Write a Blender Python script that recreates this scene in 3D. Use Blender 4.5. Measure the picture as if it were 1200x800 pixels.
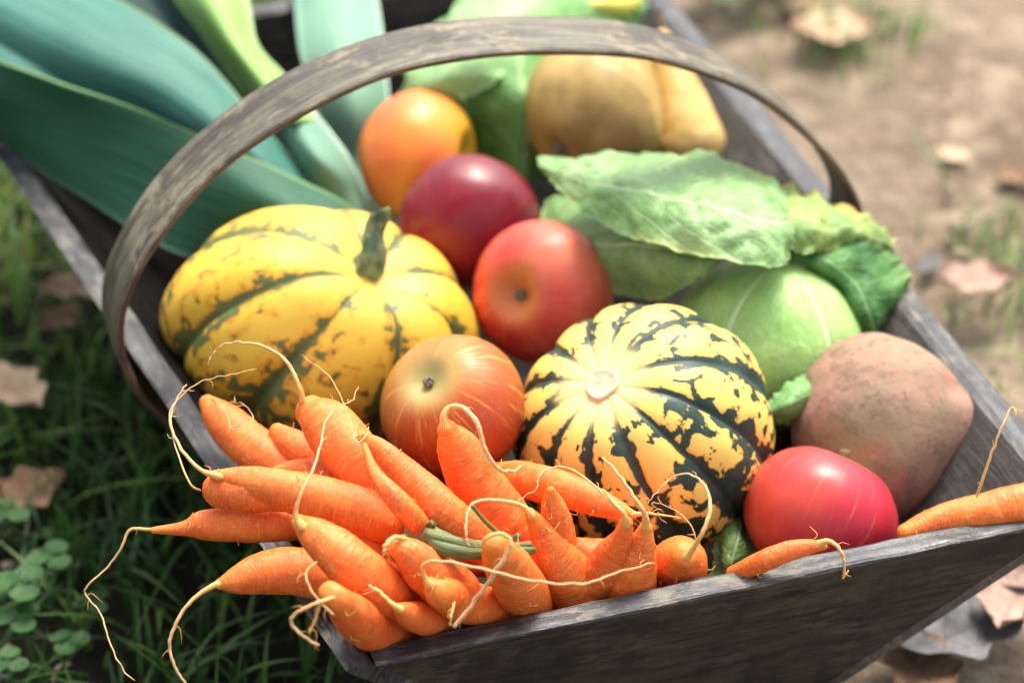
import bpy, math, random
import numpy as np
from mathutils import Vector, noise as mn

for o in list(bpy.data.objects): bpy.data.objects.remove(o)
random.seed(7)
rng = np.random.default_rng(7)
scn = bpy.context.scene
COL = scn.collection

# ------------------------------------------------------------------ camera
PH = math.radians(35); DIST = 1.5; ZR = 0.16; FPX = 3333.0     # ZR: height of the basket's rim
F = np.array([0, math.cos(PH), -math.sin(PH)]); R_ = np.array([1., 0, 0]); U = np.array([0, math.sin(PH), math.cos(PH)])
CAM = np.array([0, 0, ZR]) - DIST * F
cd = bpy.data.cameras.new('camera'); cam = bpy.data.objects.new('camera', cd); COL.objects.link(cam)
cam.location = CAM; cam.rotation_euler = (math.pi/2 - PH, 0, 0)
cd.lens = 100; cd.sensor_width = 36; cd.clip_start = 0.05; cd.clip_end = 200
cd.dof.use_dof = True; cd.dof.focus_distance = 1.33; cd.dof.aperture_fstop = 4.8; cd.dof.aperture_blades = 9
scn.camera = cam

# ------------------------------------------------------------------ light
SUN_EL, SUN_AZ = math.radians(60), math.radians(20)       # azimuth from +Y towards +X : behind the basket, to the right
w = bpy.data.worlds.new('World'); scn.world = w; w.use_nodes = True
nt = w.node_tree; bg = nt.nodes['Background']
sky = nt.nodes.new('ShaderNodeTexSky'); sky.sky_type = 'NISHITA'; sky.sun_disc = False
sky.sun_elevation = SUN_EL; sky.sun_rotation = SUN_AZ; sky.dust_density = 6.0; sky.air_density = 1.0
hs = nt.nodes.new('ShaderNodeHueSaturation'); hs.inputs['Saturation'].default_value = .25      # thin high cloud: a whiter sky
nt.links.new(sky.outputs[0], hs.inputs['Color']); nt.links.new(hs.outputs[0], bg.inputs[0]); bg.inputs[1].default_value = 0.15
sd = bpy.data.lights.new('sun', 'SUN'); sd.energy = 1.55; sd.angle = math.radians(20); sd.color = (1, .91, .70)
so = bpy.data.objects.new('sun', sd); COL.objects.link(so)
L = Vector((math.sin(SUN_AZ)*math.cos(SUN_EL), math.cos(SUN_AZ)*math.cos(SUN_EL), math.sin(SUN_EL)))
so.rotation_euler = L.to_track_quat('Z', 'Y').to_euler(); so.location = L*5
vs = scn.view_settings; vs.view_transform = 'Standard'; vs.look = 'None'; vs.exposure = 1.28; vs.gamma = 1

# ------------------------------------------------------------------ geometry helpers
def P(x, y, h=0.0):
    """world point seen at photo pixel (x,y) at height h above the rim"""
    d = F + (x-600)/FPX*R_ - (y-400)/FPX*U
    return CAM + (ZR + h - CAM[2])/d[2]*d
def depth(p): return float((np.asarray(p)-CAM) @ F)
def camdir(r, u, t):
    a = r*R_ + u*U - t*F
    return a/np.linalg.norm(a)
def unit(v): v = np.asarray(v, float); return v/np.linalg.norm(v)
def nz(x, y, z=0.0): return mn.noise(Vector((x, y, z)))

def mesh(name, V, Fc, mat, parent=None, base=None, smooth=True, attrs=None, mats=None, midx=None):
    V = np.asarray(V, float)
    if parent is not None: org = np.array(parent['_org']); loc = None
    else: org = np.array(base if base is not None else (V.mean(0)[0], V.mean(0)[1], V[:, 2].min()))
    me = bpy.data.meshes.new(name); me.from_pydata((V-org).tolist(), [], [tuple(int(i) for i in f) for f in Fc])
    if smooth: me.polygons.foreach_set('use_smooth', [True]*len(me.polygons))
    for k, a in (attrs or {}).items():
        a = np.asarray(a, np.float32)
        if a.ndim == 1:
            t = me.attributes.new(k, 'FLOAT', 'POINT'); t.data.foreach_set('value', a)
        else:
            t = me.attributes.new(k, 'FLOAT_VECTOR', 'POINT'); t.data.foreach_set('vector', a.ravel())
    for m in (mats or [mat]): me.materials.append(m)
    if midx is not None: me.polygons.foreach_set('material_index', midx)
    me.update()
    o = bpy.data.objects.new(name, me); COL.objects.link(o)
    if parent is not None: o.parent = parent
    else: o.location = org; o['_org'] = org.tolist()
    return o
def thing(name, base, label, cat, group=None):
    o = bpy.data.objects.new(name, None); COL.objects.link(o); o.location = base; o['_org'] = list(map(float, base))
    o.empty_display_size = .02
    return tag(o, label, cat, group)
def tag(o, label, cat, group=None):
    o['label'] = label; o['category'] = cat
    if group: o['group'] = group
    return o

def catmull(pts, n):
    pts = np.asarray(pts, float); m = len(pts)
    if m == 1: return np.repeat(pts, n, 0)
    if m == 2:
        t = np.linspace(0, 1, n)[:, None]; return pts[0]*(1-t)+pts[1]*t
    Q = np.vstack([2*pts[0]-pts[1], pts, 2*pts[-1]-pts[-2]])
    out = []
    for s in np.linspace(0, m-1, n):
        i = min(int(s), m-2); t = s-i
        a, b, c, d = Q[i], Q[i+1], Q[i+2], Q[i+3]
        out.append(.5*((2*b)+(-a+c)*t+(2*a-5*b+4*c-d)*t*t+(-a+3*b-3*c+d)*t**3))
    return np.array(out)

def tube(C, r, ns=16, cap=True, bump=None, squash=None):
    """C (n,3), r (n) -> verts, faces, ring vector coords"""
    C = np.asarray(C); n = len(C)
    T = np.gradient(C, axis=0); T /= np.linalg.norm(T, axis=1)[:, None]+1e-12
    ref = np.array([.3, -.5, .8]); ref /= np.linalg.norm(ref)
    if abs(T[0] @ ref) > .9: ref = np.array([1., 0, 0])
    N = np.cross(T[0], ref); N /= np.linalg.norm(N)
    V = []; A = []
    seg = np.r_[0, np.cumsum(np.linalg.norm(np.diff(C, axis=0), axis=1))]
    for i in range(n):
        N = N - T[i]*(N @ T[i]); N /= np.linalg.norm(N); B = np.cross(T[i], N)
        for k in range(ns):
            a = 2*math.pi*k/ns; rr = r[i]
            if bump: rr *= bump(seg[i], a)
            V.append(C[i] + rr*(math.cos(a)*N + math.sin(a)*B)); A.append((seg[i], math.cos(a)*.012, math.sin(a)*.012))
    Fc = [(i*ns+k, i*ns+(k+1) % ns, (i+1)*ns+(k+1) % ns, (i+1)*ns+k) for i in range(n-1) for k in range(ns)]
    if cap: Fc.append(tuple(range(ns))[::-1]); Fc.append(tuple((n-1)*ns+k for k in range(ns)))
    return np.array(V), Fc, np.array(A), seg

def grid_faces(nu, nv, wrap=False):
    return [(i*nv+j, i*nv+(j+1) % nv, (i+1)*nv+(j+1) % nv, (i+1)*nv+j) for i in range(nu-1) for j in range(nv if wrap else nv-1)]

def patch(cols, nu=50, nv=26, thick=.0009, wob=.0, wobf=60, edge=.0, puff=None, seed=0, blis=0):
    """cols: list of columns of (px,py,h).  Returns verts, faces, uv attr"""
    G = np.array([[P(*c) for c in col] for col in cols])
    G1 = np.array([catmull(G[:, j], nu) for j in range(G.shape[1])])
    G2 = np.array([catmull(G1[:, i], nv) for i in range(nu)])        # nu, nv, 3
    uu, vv = np.meshgrid(np.linspace(0, 1, nu), np.linspace(-1, 1, nv), indexing='ij')
    du = np.gradient(G2, axis=0); dv = np.gradient(G2, axis=1)
    N = np.cross(du, dv); N /= np.linalg.norm(N, axis=2)[..., None]+1e-12
    if (N[..., 2].mean()) < 0: N = -N
    disp = np.zeros((nu, nv))
    for i in range(nu):
        for j in range(nv):
            p = G2[i, j]
            d = wob*(nz(p[0]*wobf+seed, p[1]*wobf, p[2]*wobf) + .5*nz(p[0]*wobf*2.3, p[1]*wobf*2.3+seed, p[2]*wobf*2))
            if blis: d += blis*abs(nz(p[0]*95+seed, p[1]*95, p[2]*60))*2.2
            e = max(0, abs(vv[i, j])-.7)/.3
            if edge:
                d += edge*e*math.sin(uu[i, j]*38+3*nz(uu[i, j]*9, seed, 0))
                G2[i, j] = p + edge*1.2*(abs(vv[i, j]) > .98)*nz(uu[i, j]*31, seed+5, vv[i, j])*unit(dv[i, j])*1.5
            if puff: d += puff(uu[i, j], vv[i, j])
            disp[i, j] = d
    G2 = G2 + N*disp[..., None]
    top = (G2 + N*thick/2).reshape(-1, 3); bot = (G2 - N*thick/2).reshape(-1, 3)
    n = nu*nv; Fc = grid_faces(nu, nv)
    ring = [i*nv for i in range(nu)] + [(nu-1)*nv+j for j in range(1, nv)] + [i*nv+nv-1 for i in range(nu-2, -1, -1)] + [j for j in range(nv-2, 0, -1)]
    FF = list(Fc) + [tuple(n+q for q in f[::-1]) for f in Fc]
    m = len(ring)
    FF += [(ring[(k+1) % m], ring[k], n+ring[k], n+ring[(k+1) % m]) for k in range(m)]
    A = np.stack([uu.ravel(), vv.ravel(), np.zeros(n)], 1)
    return np.vstack([top, bot]), FF, {'luv': np.vstack([A, A])}

def basis(axis, roll=0.0):
    z = unit(axis); a = np.array([0, 0, 1.]) if abs(z[2]) < .9 else np.array([1., 0, 0])
    x = unit(np.cross(a, z)); y = np.cross(z, x)
    c, s = math.cos(roll), math.sin(roll)
    return np.array([c*x+s*y, -s*x+c*y, z])
def rev(c, R, axis, prof, nphi=70, nth=96, roll=0, lumps=0.0, lf=1.0, scale=(1, 1, 1), seed=0):
    """closed body of revolution; prof(phi, th)->(r,z) unit size. attrs pol=(cos,sin,phi/pi)"""
    B = basis(axis, roll); V = []; A = []
    for i in range(nphi):
        ph = math.pi*(i+.0)/(nphi-1); ph = min(max(ph, 1e-3), math.pi-1e-3)
        for k in range(nth):
            th = 2*math.pi*k/nth; r, z = prof(ph, th)
            v = np.array([r*math.cos(th)*scale[0], r*math.sin(th)*scale[1], z*scale[2]])
            if lumps: v = v*(1+lumps*nz(v[0]*lf+seed, v[1]*lf, v[2]*lf)+lumps*.35*nz(v[0]*lf*3, v[1]*lf*3+seed, v[2]*lf*3))
            V.append(c + R*(v @ B)); A.append((math.cos(th), math.sin(th), ph/math.pi))
    Fc = grid_faces(nphi, nth, True)
    Fc.append(tuple(range(nth))[::-1]); Fc.append(tuple((nphi-1)*nth+k for k in range(nth)))
    Fc = [f[::-1] for f in Fc]
    return np.array(V), Fc, {'pol': np.array(A)}, B

# ------------------------------------------------------------------ material helpers
class Mat:
    def __init__(s, name, rough=.5, sss=0, sssr=.004, spec=.5, coat=0):
        s.m = bpy.data.materials.new(name); s.m.use_nodes = True; s.nt = s.m.node_tree; s.b = s.nt.nodes['Principled BSDF']
        s.b.inputs['Roughness'].default_value = rough; s.b.inputs['Specular IOR Level'].default_value = spec
        if sss: s.b.inputs['Subsurface Weight'].default_value = sss; s.b.inputs['Subsurface Scale'].default_value = sssr; s.b.inputs['Subsurface Radius'].default_value = (1, .5, .25)
        if coat: s.b.inputs['Coat Weight'].default_value = coat; s.b.inputs['Coat Roughness'].default_value = .25
    def node(s, t, **k):
        n = s.nt.nodes.new(t)
        for a, v in k.items(): setattr(n, a, v)
        return n
    def put(s, sock, v):
        if hasattr(v, 'links'): s.nt.links.new(v, sock)
        elif isinstance(v, (tuple, list)) and len(v) == 3 and sock.type == 'RGBA': sock.default_value = (*v, 1)
        else: sock.default_value = v
    def attr(s, name): n = s.node('ShaderNodeAttribute'); n.attribute_name = name; return n
    def obj(s): return s.node('ShaderNodeTexCoord').outputs['Object']
    def math(s, op, a, b=0.0, c=None, clamp=False):
        n = s.node('ShaderNodeMath', operation=op); n.use_clamp = clamp; s.put(n.inputs[0], a); s.put(n.inputs[1], b)
        if c is not None: s.put(n.inputs[2], c)
        return n.outputs[0]
    def vmul(s, v, m):
        n = s.node('ShaderNodeVectorMath', operation='MULTIPLY'); s.put(n.inputs[0], v); n.inputs[1].default_value = m; return n.outputs[0]
    def noise(s, vec, scale, detail=3, rough=.55, dist=0):
        n = s.node('ShaderNodeTexNoise'); s.put(n.inputs['Vector'], vec); n.inputs['Scale'].default_value = scale
        n.inputs['Detail'].default_value = detail; n.inputs['Roughness'].default_value = rough; n.inputs['Distortion'].default_value = dist; return n.outputs['Fac']
    def voro(s, vec, scale, feature='F1'):
        n = s.node('ShaderNodeTexVoronoi'); n.feature = feature; s.put(n.inputs['Vector'], vec); n.inputs['Scale'].default_value = scale; return n.outputs['Distance']
    def step(s, v, a, b, x=0., y=1.):
        n = s.node('ShaderNodeMapRange'); n.interpolation_type = 'SMOOTHSTEP'; s.put(n.inputs['Value'], v)
        n.inputs['From Min'].default_value = a; n.inputs['From Max'].default_value = b; n.inputs['To Min'].default_value = x; n.inputs['To Max'].default_value = y; return n.outputs[0]
    def mix(s, f, a, b, mode='MIX'):
        n = s.node('ShaderNodeMix'); n.data_type = 'RGBA'; n.blend_type = mode; s.put(n.inputs[0], f); s.put(n.inputs[6], a); s.put(n.inputs[7], b); return n.outputs[2]
    def ramp(s, f, stops):
        n = s.node('ShaderNodeValToRGB'); e = n.color_ramp.elements
        while len(e) < len(stops): e.new(.5)
        for el, (p, c) in zip(e, stops): el.position = p; el.color = (*c, 1)
        s.put(n.inputs[0], f); return n.outputs[0]
    def sep(s, v): n = s.node('ShaderNodeSeparateXYZ'); s.put(n.inputs[0], v); return n.outputs
    def comb(s, x, y, z):
        n = s.node('ShaderNodeCombineXYZ')
        for i, v in enumerate((x, y, z)): s.put(n.inputs[i], v)
        return n.outputs[0]
    def color(s, c): s.put(s.b.inputs['Base Color'], c)
    def bump(s, h, strength=.3, dist=.001):
        n = s.node('ShaderNodeBump'); n.inputs['Strength'].default_value = strength; n.inputs['Distance'].default_value = dist
        s.put(n.inputs['Height'], h); s.nt.links.new(n.outputs[0], s.b.inputs['Normal'])
    def rough(s, v): s.put(s.b.inputs['Roughness'], v)

def wood_mat(name, dark, mid, light, grain=(1, 1, 1), flecks=.5, rough=.55):
    m = Mat(name, rough, spec=.5); g = m.attr('grain').outputs['Vector']
    gs = m.vmul(g, (14, 170, 170)); n1 = m.noise(gs, 1.0, 6, .7, .8)
    o = m.obj(); n2 = m.noise(o, 22, 5, .6); n3 = m.noise(m.vmul(g, (60, 220, 220)), 1.0, 5, .75)
    c = m.mix(m.step(n1, .40, .60), dark, mid)
    f = m.math('MULTIPLY', m.step(n2, .46, .58), m.step(n3, .46, .56))
    c = m.mix(m.math('MULTIPLY', f, flecks), c, light)
    n4 = m.noise(o, 160, 4, .7)
    if name.startswith('damp'): m.b.inputs['Specular IOR Level'].default_value = .08  # the copy with shade in its colour also loses its gloss
    c = m.mix(m.step(n4, .60, .72, 0, .7), c, tuple(.45*v for v in dark))
    c = m.mix(m.step(m.noise(o, 30, 4, .65), .50, .62, .0, .75), c, tuple(v*.8 for v in dark))
    c = m.mix(m.step(m.noise(m.vmul(g, (30, 120, 120)), 1.0, 4, .6), .62, .70, 0, .5), c, tuple(v*q for v, q in zip(light, (.75, .9, 1.05))))
    m.color(c); m.rough(m.step(n2, .3, .7, rough-.12, rough+.2))
    m.bump(m.math('ADD', n1, m.math('MULTIPLY', n4, .5)), .7, .0016); return m.m
M_RIM = wood_mat('weathered_rim_wood', (.022, .023, .028), (.060, .063, .075), (.17, .15, .12), flecks=.8, rough=.42)
M_BOARD = wood_mat('dark_board_wood', (.010, .008, .005), (.042, .032, .019), (.085, .068, .042), flecks=.6, rough=.75)
M_INNER = wood_mat('inner_board_wood', (.018, .016, .015), (.05, .043, .038), (.11, .095, .08), flecks=.6, rough=.6)
M_INNER_SHADED = wood_mat('damp_inner_wood', (.002, .002, .002), (.006, .005, .005), (.012, .011, .010), flecks=.3, rough=.8)  # left inner wall's shade painted as a near-black copy of the inner wood
M_BAND = wood_mat('handle_band_wood', (.050, .040, .032), (.135, .118, .082), (.28, .235, .16), flecks=.65, rough=.5)
M_BANDEDGE = wood_mat('handle_edge_wood', (.06, .035, .02), (.17, .10, .055), (.3, .2, .12), flecks=.4, rough=.55)

# ------------------------------------------------------------------ ground
def ground_mat():
    m = Mat('garden_soil', .95, spec=.15); o = m.obj()
    a = m.noise(o, 7, 6, .6); b = m.noise(o, 30, 6, .65); c = m.noise(o, 110, 5, .7)
    col = m.mix(m.step(a, .35, .65), (.19, .14, .10), (.30, .235, .17))
    col = m.mix(m.step(b, .42, .68), col, (.44, .34, .25)); col = m.mix(m.step(c, .55, .75, 0, .45), col, (.11, .08, .06))
    x = m.sep(o)[0]
    off_lawn = m.step(m.math('ADD', x, m.math('MULTIPLY', m.math('SUBTRACT', a, .5), .25)), -.12, .12)   # soil under the lawn coloured darker, for the shade in the grass
    col = m.mix(off_lawn, (.022, .020, .013), col)
    m.color(col); m.bump(m.math('ADD', b, c), 1, .012); return m.m
N = 130; xs = np.sinh(np.linspace(-5, 5, N))/np.sinh(5)*20
gv = [(x, y+.3, .012*nz(x*6, y*6)*math.exp(-(x*x+y*y)/9)+.006*nz(x*25, y*25)*math.exp(-(x*x+y*y)/4)-.006) for x in xs for y in xs]
g = mesh('ground', gv, [f[::-1] for f in grid_faces(N, N)], ground_mat(), base=(0, 0, 0)); g['kind'] = 'structure'

# ------------------------------------------------------------------ basket (trug)
FL = P(403, 786); FR = P(1290, 600); HL = P(150, 412); HR = P(1000, 252)
dl = unit(HL-FL); dr = unit(HR-FR)
BL = FL + dl*.635; BR = FR + dr*.635
cen = (FL+FR+BL+BR)/4
TH = .0135; DEP = .108
basket = thing('garden_trug', (cen[0], cen[1], .0), 'weathered dark wooden trug basket with bent wood handle, heaped with vegetables', 'basket')
def quadline(ins_side, ins_end, z):
    """rim quad inset by ins_side (left/right) and ins_end (front/back)"""
    def inset(a, b, d):   # line a->b moved to the inside
        t = unit(b-a); n = np.array([-t[1], t[0], 0]);
        if n @ (cen-a) < 0: n = -n
        return a+n*d, t
    def inter(l1, l2):
        A = np.array([[l1[1][0], -l2[1][0]], [l1[1][1], -l2[1][1]]]); s = np.linalg.solve(A, (l2[0]-l1[0])[:2]); return l1[0]+l1[1]*s[0]
    Lf = inset(FL, BL, ins_side); Rt = inset(FR, BR, ins_side); Fr = inset(FL, FR, ins_end); Bk = inset(BL, BR, ins_end)
    q = [inter(Lf, Fr), inter(Rt, Fr), inter(Rt, Bk), inter(Lf, Bk)]
    return [np.array([p[0], p[1], ZR+z]) for p in q]
def slab(name, a0, a1, b0, b1, thv, mat, n=40, rough=.0006, rim=None, mats=None):
    """board from top edge a0->a1 to bottom edge b0->b1, thickness vector thv (inwards); worn rounded edges"""
    t = unit(a1-a0); d = unit((b0+b1)/2-(a0+a1)/2); V = []; A = []; nr = 14
    Lh = np.linalg.norm((b0+b1)/2-(a0+a1)/2)
    th = np.linalg.norm(thv); r = th*.16
    for i in range(n):
        s = i/(n-1); top = a0+(a1-a0)*s; bot = b0+(b1-b0)*s
        sec = [(0, r), (0, .25*1), (0, .5), (0, .75), (0, 1), (1, 1), (1, .75), (1, .5), (1, .25), (1, r), (.84, 0), (.5, -.0), (.16, 0), (.04, .3*r)]
        for k, (u_, v_) in enumerate(sec):
            if k in (0, 9): vv = r/Lh
            elif k == 13: vv = .3*r/Lh
            else: vv = v_
            p = top+(bot-top)*vv + thv*u_
            nn = rough*(nz(p[0]*60, p[1]*60, p[2]*60+k*.1)+.6*nz(p[0]*190, p[1]*190, p[2]*190))
            p = p + unit(thv)*nn*(1 if u_ in (0, 1) else .3) + np.array([0, 0, 1])*nn*1.3*(v_ <= r+.01)
            V.append(p); q = p-a0; A.append((q @ t, q @ d, q @ unit(thv)))
    m = 14
    Fc = [(i*m+k, i*m+(k+1) % m, (i+1)*m+(k+1) % m, (i+1)*m+k) for i in range(n-1) for k in range(m)]
    mi = []
    for i in range(n-1):
        for k in range(m): mi.append(1 if k in (9, 10, 11, 12, 13) else (2 if 4 < k < 9 else 0))
    Fc += [tuple(range(m))[::-1], tuple((n-1)*m+k for k in range(m))]; mi += [1, 1]
    o = mesh(name, V, Fc, None, basket, attrs={'grain': A}, mats=[M_BOARD, M_RIM, M_INNER], midx=mi, smooth=False)
    return o
SL_IN, EN_IN = .112, .034
# boards: outer faces at inset 0; inner at inset TH
def board(name, i, j, top_out, bot_out, top_in):
    a0, a1 = top_out[i], top_out[j]; b0, b1 = bot_out[i], bot_out[j]
    thv = ((top_in[i]+top_in[j])-(top_out[i]+top_out[j]))/2; t = unit(a1-a0); thv = thv-t*(thv @ t)
    return slab(name, a0, a1, b0, b1, thv, None)
To = quadline(0, 0, 0); Bo = quadline(SL_IN, EN_IN, -DEP); Ti = quadline(TH, TH, 0)
# sides run the full length, ends butt between them
board('side_board', 0, 3, To, Bo, Ti).data.materials[2] = M_INNER_SHADED; board('side_board', 1, 2, To, Bo, Ti)
Te = quadline(TH+.0012, 0, -.0004); Be = quadline(SL_IN+TH*.9, EN_IN, -DEP); Tei = quadline(TH+.0012, TH, 0)
board('end_board', 0, 1, Te, Be, Tei); board('end_board', 3, 2, Te, Be, Tei)
b4 = quadline(SL_IN+.001, EN_IN+.001, -DEP-.004)
t_ = unit(b4[1]-b4[0]); V = b4 + [p-np.array([0, 0, .009]) for p in b4]
mesh('bottom_board', V, [(0, 1, 2, 3), (7, 6, 5, 4), (0, 4, 5, 1), (1, 5, 6, 2), (2, 6, 7, 3), (3, 7, 4, 0)], M_BOARD, basket, attrs={'grain': [(p-V[0]) for p in V]}, smooth=False)
for s in (.2, .8):            # two cross battens as feet
    a = b4[0]+(b4[3]-b4[0])*s; b = b4[1]+(b4[2]-b4[1])*s; e = unit(b4[3]-b4[0])*.018; zt = np.array([0, 0, -.0095]); zb = np.array([0, 0, -(a[2]+.004)])
    V = [a-e+zt, b-e+zt, b+e+zt, a+e+zt, a-e+zb, b-e+zb, b+e+zb, a+e+zb]
    mesh('foot_batten', V, [(0, 1, 2, 3), (7, 6, 5, 4), (0, 4, 5, 1), (1, 5, 6, 2), (2, 6, 7, 3), (3, 7, 4, 0)], M_BOARD, basket, attrs={'grain': [(p-V[0]) for p in V]}, smooth=False)
# handle: band bent over the basket
hn = unit(np.cross(HR-HL, [0, 0, 1])); e = unit(HR-HL); hn = hn if hn @ dl > 0 else -hn
prof = []
for q in [(146, 425), (132, 375), (143, 318), (186, 243), (262, 166), (350, 108), (450, 66), (550, 46), (650, 41), (750, 50), (850, 82), (920, 130), (972, 188), (992, 245)]:
    d = F+(q[0]-600)/FPX*R_-(q[1]-400)/FPX*U; t = ((HL-CAM) @ hn)/(d @ hn); p = CAM+t*d; prof.append(((p-HL) @ e, p[2]-ZR))
s0, s1 = prof[0], prof[-1]
prof = [(.085, -DEP-.010), (.040, -.072), (.012, -.034)] + prof + [(s1[0]-.012, -.034), (s1[0]-.045, -.072), (s1[0]-.09, -DEP-.010)]
arc = catmull([HL+e*a+np.array([0, 0, b]) for a, b in prof], 150)
HW, HT = .0195, .0042
T = np.gradient(arc, axis=0); T /= np.linalg.norm(T, axis=1)[:, None]; V = []; A = []; sl = np.r_[0, np.cumsum(np.linalg.norm(np.diff(arc, axis=0), axis=1))]
for i in range(150):
    nn = unit(np.cross(hn, T[i]));
    if nn @ (arc[i]-(HL+HR)/2) < 0: nn = -nn
    wd = HW*(1+.07*nz(sl[i]*14, 3)); of = .0012*nz(sl[i]*20, 9)
    for (a, b) in ((-1, .55), (-.93, .95), (-.5, 1.02), (0, 1.05), (.5, 1.02), (.93, .95), (1, .55), (1, -.6), (.93, -1), (0, -1), (-.93, -1), (-1, -.6)):
        p = arc[i]+hn*(a*wd+of)+nn*b*HT/2*(1+.12*nz(sl[i]*50, a*3)); V.append(p); A.append((sl[i], a*HW, b*HT))
m = 12; Fc = [(i*m+k, i*m+(k+1) % m, (i+1)*m+(k+1) % m, (i+1)*m+k) for i in range(149) for k in range(m)]
mi = [1 if k in (5, 6, 7, 11, 10) else 0 for i in range(149) for k in range(m)] + [0, 0]
Fc += [tuple(range(m))[::-1], tuple(149*m+k for k in range(m))]
mesh('handle', V, Fc, None, basket, attrs={'grain': A}, mats=[M_BAND, M_BANDEDGE], midx=mi, smooth=False)
M_NAIL = Mat('rusty_nail', .6); M_NAIL.color((.09, .05, .035)); M_NAIL.b.inputs['Metallic'].default_value = .7
for fr in (.2, .8):
    i = int(150*fr) if False else (16 if fr < .5 else 133)
    for a in (-.5, .5):
        nn = unit(np.cross(hn, T[i])); nn = nn if nn @ (arc[i]-(HL+HR)/2) > 0 else -nn
        c = arc[i]+hn*a*HW+nn*HT*.5
        V, Fc, _, _ = tube([c-nn*.001, c+nn*.0008, c+nn*.0013], [.0022, .0022, .0012], 10)
        mesh('nail', V, Fc, M_NAIL.m, basket)

# ------------------------------------------------------------------ fruit
def apple_prof(top=.30, bot=.14, elong=.86, five=.012):
    def f(ph, th):
        s = math.sin(ph); c = math.cos(ph)
        r = s*(1+.05*c)*(1+five*math.cos(5*th)*(ph/math.pi)**2)
        z = elong*c
        z -= top*math.exp(-(r/.30)**2) if c > 0 else -bot*math.exp(-(r/.24)**2)
        return r, z
    return f
def apple_mat(name, base, blush, side=(0, 0, 1), bias=.0, streak=.6, cav=(.5, .5, .12), dark=(.25, .01, .02), yellow=(.8, .5, .08), spots=.2, rough=.40):
    m = Mat(name, rough, sss=.10, sssr=.006, spec=.38); o = m.obj(); pol = m.attr('pol').outputs['Vector']; p = m.sep(pol)
    st = m.noise(m.comb(m.math('MULTIPLY', p[0], 9), m.math('MULTIPLY', p[1], 9), m.math('MULTIPLY', p[2], 1.6)), 1.6, 5, .7, .3)
    n = m.noise(o, 22, 3, .5)
    dt = m.node('ShaderNodeVectorMath', operation='DOT_PRODUCT'); m.put(dt.inputs[0], o); dt.inputs[1].default_value = tuple(v/.04 for v in side)
    f = m.math('ADD', m.math('MULTIPLY', dt.outputs['Value'], .35), m.math('ADD', bias, m.math('ADD', m.math('MULTIPLY', m.math('SUBTRACT', n, .5), 1.3), m.math('MULTIPLY', m.math('SUBTRACT', st, .5), streak))))
    c = m.mix(m.step(f, -.35, .45), base, blush)
    c = m.mix(m.step(f, .35, 1.1), c, dark)
    c = m.mix(m.math('MULTIPLY', m.step(st, .54, .66), streak), c, yellow)
    c = m.mix(m.step(p[2], .05, .20, .9, 0), c, cav)
    v = m.voro(o, 420); c = m.mix(m.math('MULTIPLY', m.step(v, .07, .16, spots, 0), m.step(n, .45, .6)), c, (.80, .50, .28))
    m.color(c); m.bump(m.noise(o, 60, 2), .1, .001); m.rough(m.step(n, .3, .7, rough-.06, rough+.1)); return m.m
M_STALK = Mat('fruit_stalk', .8); M_STALK.color(M_STALK.mix(M_STALK.noise(M_STALK.obj(), 500, 3), (.07, .04, .02), (.22, .14, .07)))
M_CALYX = Mat('calyx', .9); M_CALYX.color(M_CALYX.mix(M_CALYX.noise(M_CALYX.obj(), 700, 3), (.05, .045, .04), (.30, .28, .22)))
def fruit(name, x, y, rpx, h, axis, mat, label, cat, prof, end='stalk', squash=(1, 1, 1), seed=0, lumps=.02, group=None):
    c = P(x, y, h); R = rpx*depth(c)/FPX; ax = camdir(*axis)
    base = (c[0], c[1], c[2]-R)
    t = thing(name, base, label, cat, group)
    V, Fc, at, B = rev(c, R, ax, prof, lumps=lumps, lf=1.3, scale=squash, seed=seed)
    ob = mesh('skin', V, Fc, mat, t, attrs=at); 
    # object coordinates centred on the fruit
    ob.data.transform(__import__('mathutils').Matrix.Translation(Vector((0, 0, -R)))); ob.location = (0, 0, R)
    r0, z0 = prof(.01, 0)
    if end == 'stalk':
        b = c+B[2]*R*(z0-.02); k = R*.30
        pts = catmull([b, b+B[2]*k*.6+B[0]*k*.08, b+B[2]*k*1.15+B[0]*k*.28], 9)
        V, Fc, _, _ = tube(pts, [R*.07, R*.06, R*.055, R*.05, R*.05, R*.055, R*.065, R*.075, R*.07], 9); mesh('stalk', V, Fc, M_STALK.m, t)
    elif end == 'calyx':
        Vs = []; Fs = []
        for k in range(7):
            a = 2*math.pi*k/7+.2*random.random(); dr_ = math.cos(a)*B[0]+math.sin(a)*B[1]; sd_ = np.cross(B[2], dr_)
            q = catmull([c+B[2]*R*(z0+.005)+dr_*R*.02, c+B[2]*R*(z0+.09)+dr_*R*.06, c+B[2]*R*(z0+.11)+dr_*R*(.0+.05*random.random())], 6)
            V, Fc, _, _ = tube(q, np.array([.032, .034, .028, .02, .014, .005])*R, 6); Fs += [tuple(i+len(Vs) for i in f) for f in Fc]; Vs += V.tolist()
        mesh('calyx', Vs, Fs, M_CALYX.m, t)
    return t, c, R, B
AP = apple_prof()
fruit('apple', 490, 184, 79, -.006, (75, -2, 22), apple_mat('apple_orange_yellow', (.85, .44, .03), (.80, .15, .05), side=(-1.1, -.2, .9), bias=-.05, streak=.3, yellow=(.85, .45, .04), cav=(.62, .38, .04), dark=(.6, .1, .05), rough=.38), 'yellow apple with an orange blush, leaning against a leek', 'apple', AP, 'none', (1, 1, 1.02), 1)
fruit('apple', 550, 262, 83, .0, (10, 30, -70), apple_mat('apple_dark_crimson', (.42, .035, .02), (.20, .008, .022), side=(.2, .1, 1), bias=.45, streak=.2, dark=(.12, .006, .02), yellow=(.5, .08, .05), rough=.33), 'dark crimson glossy apple behind the rosy red one', 'apple', apple_prof(.3, .015), 'stalk', (1, .97, 1.0), 2)
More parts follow.
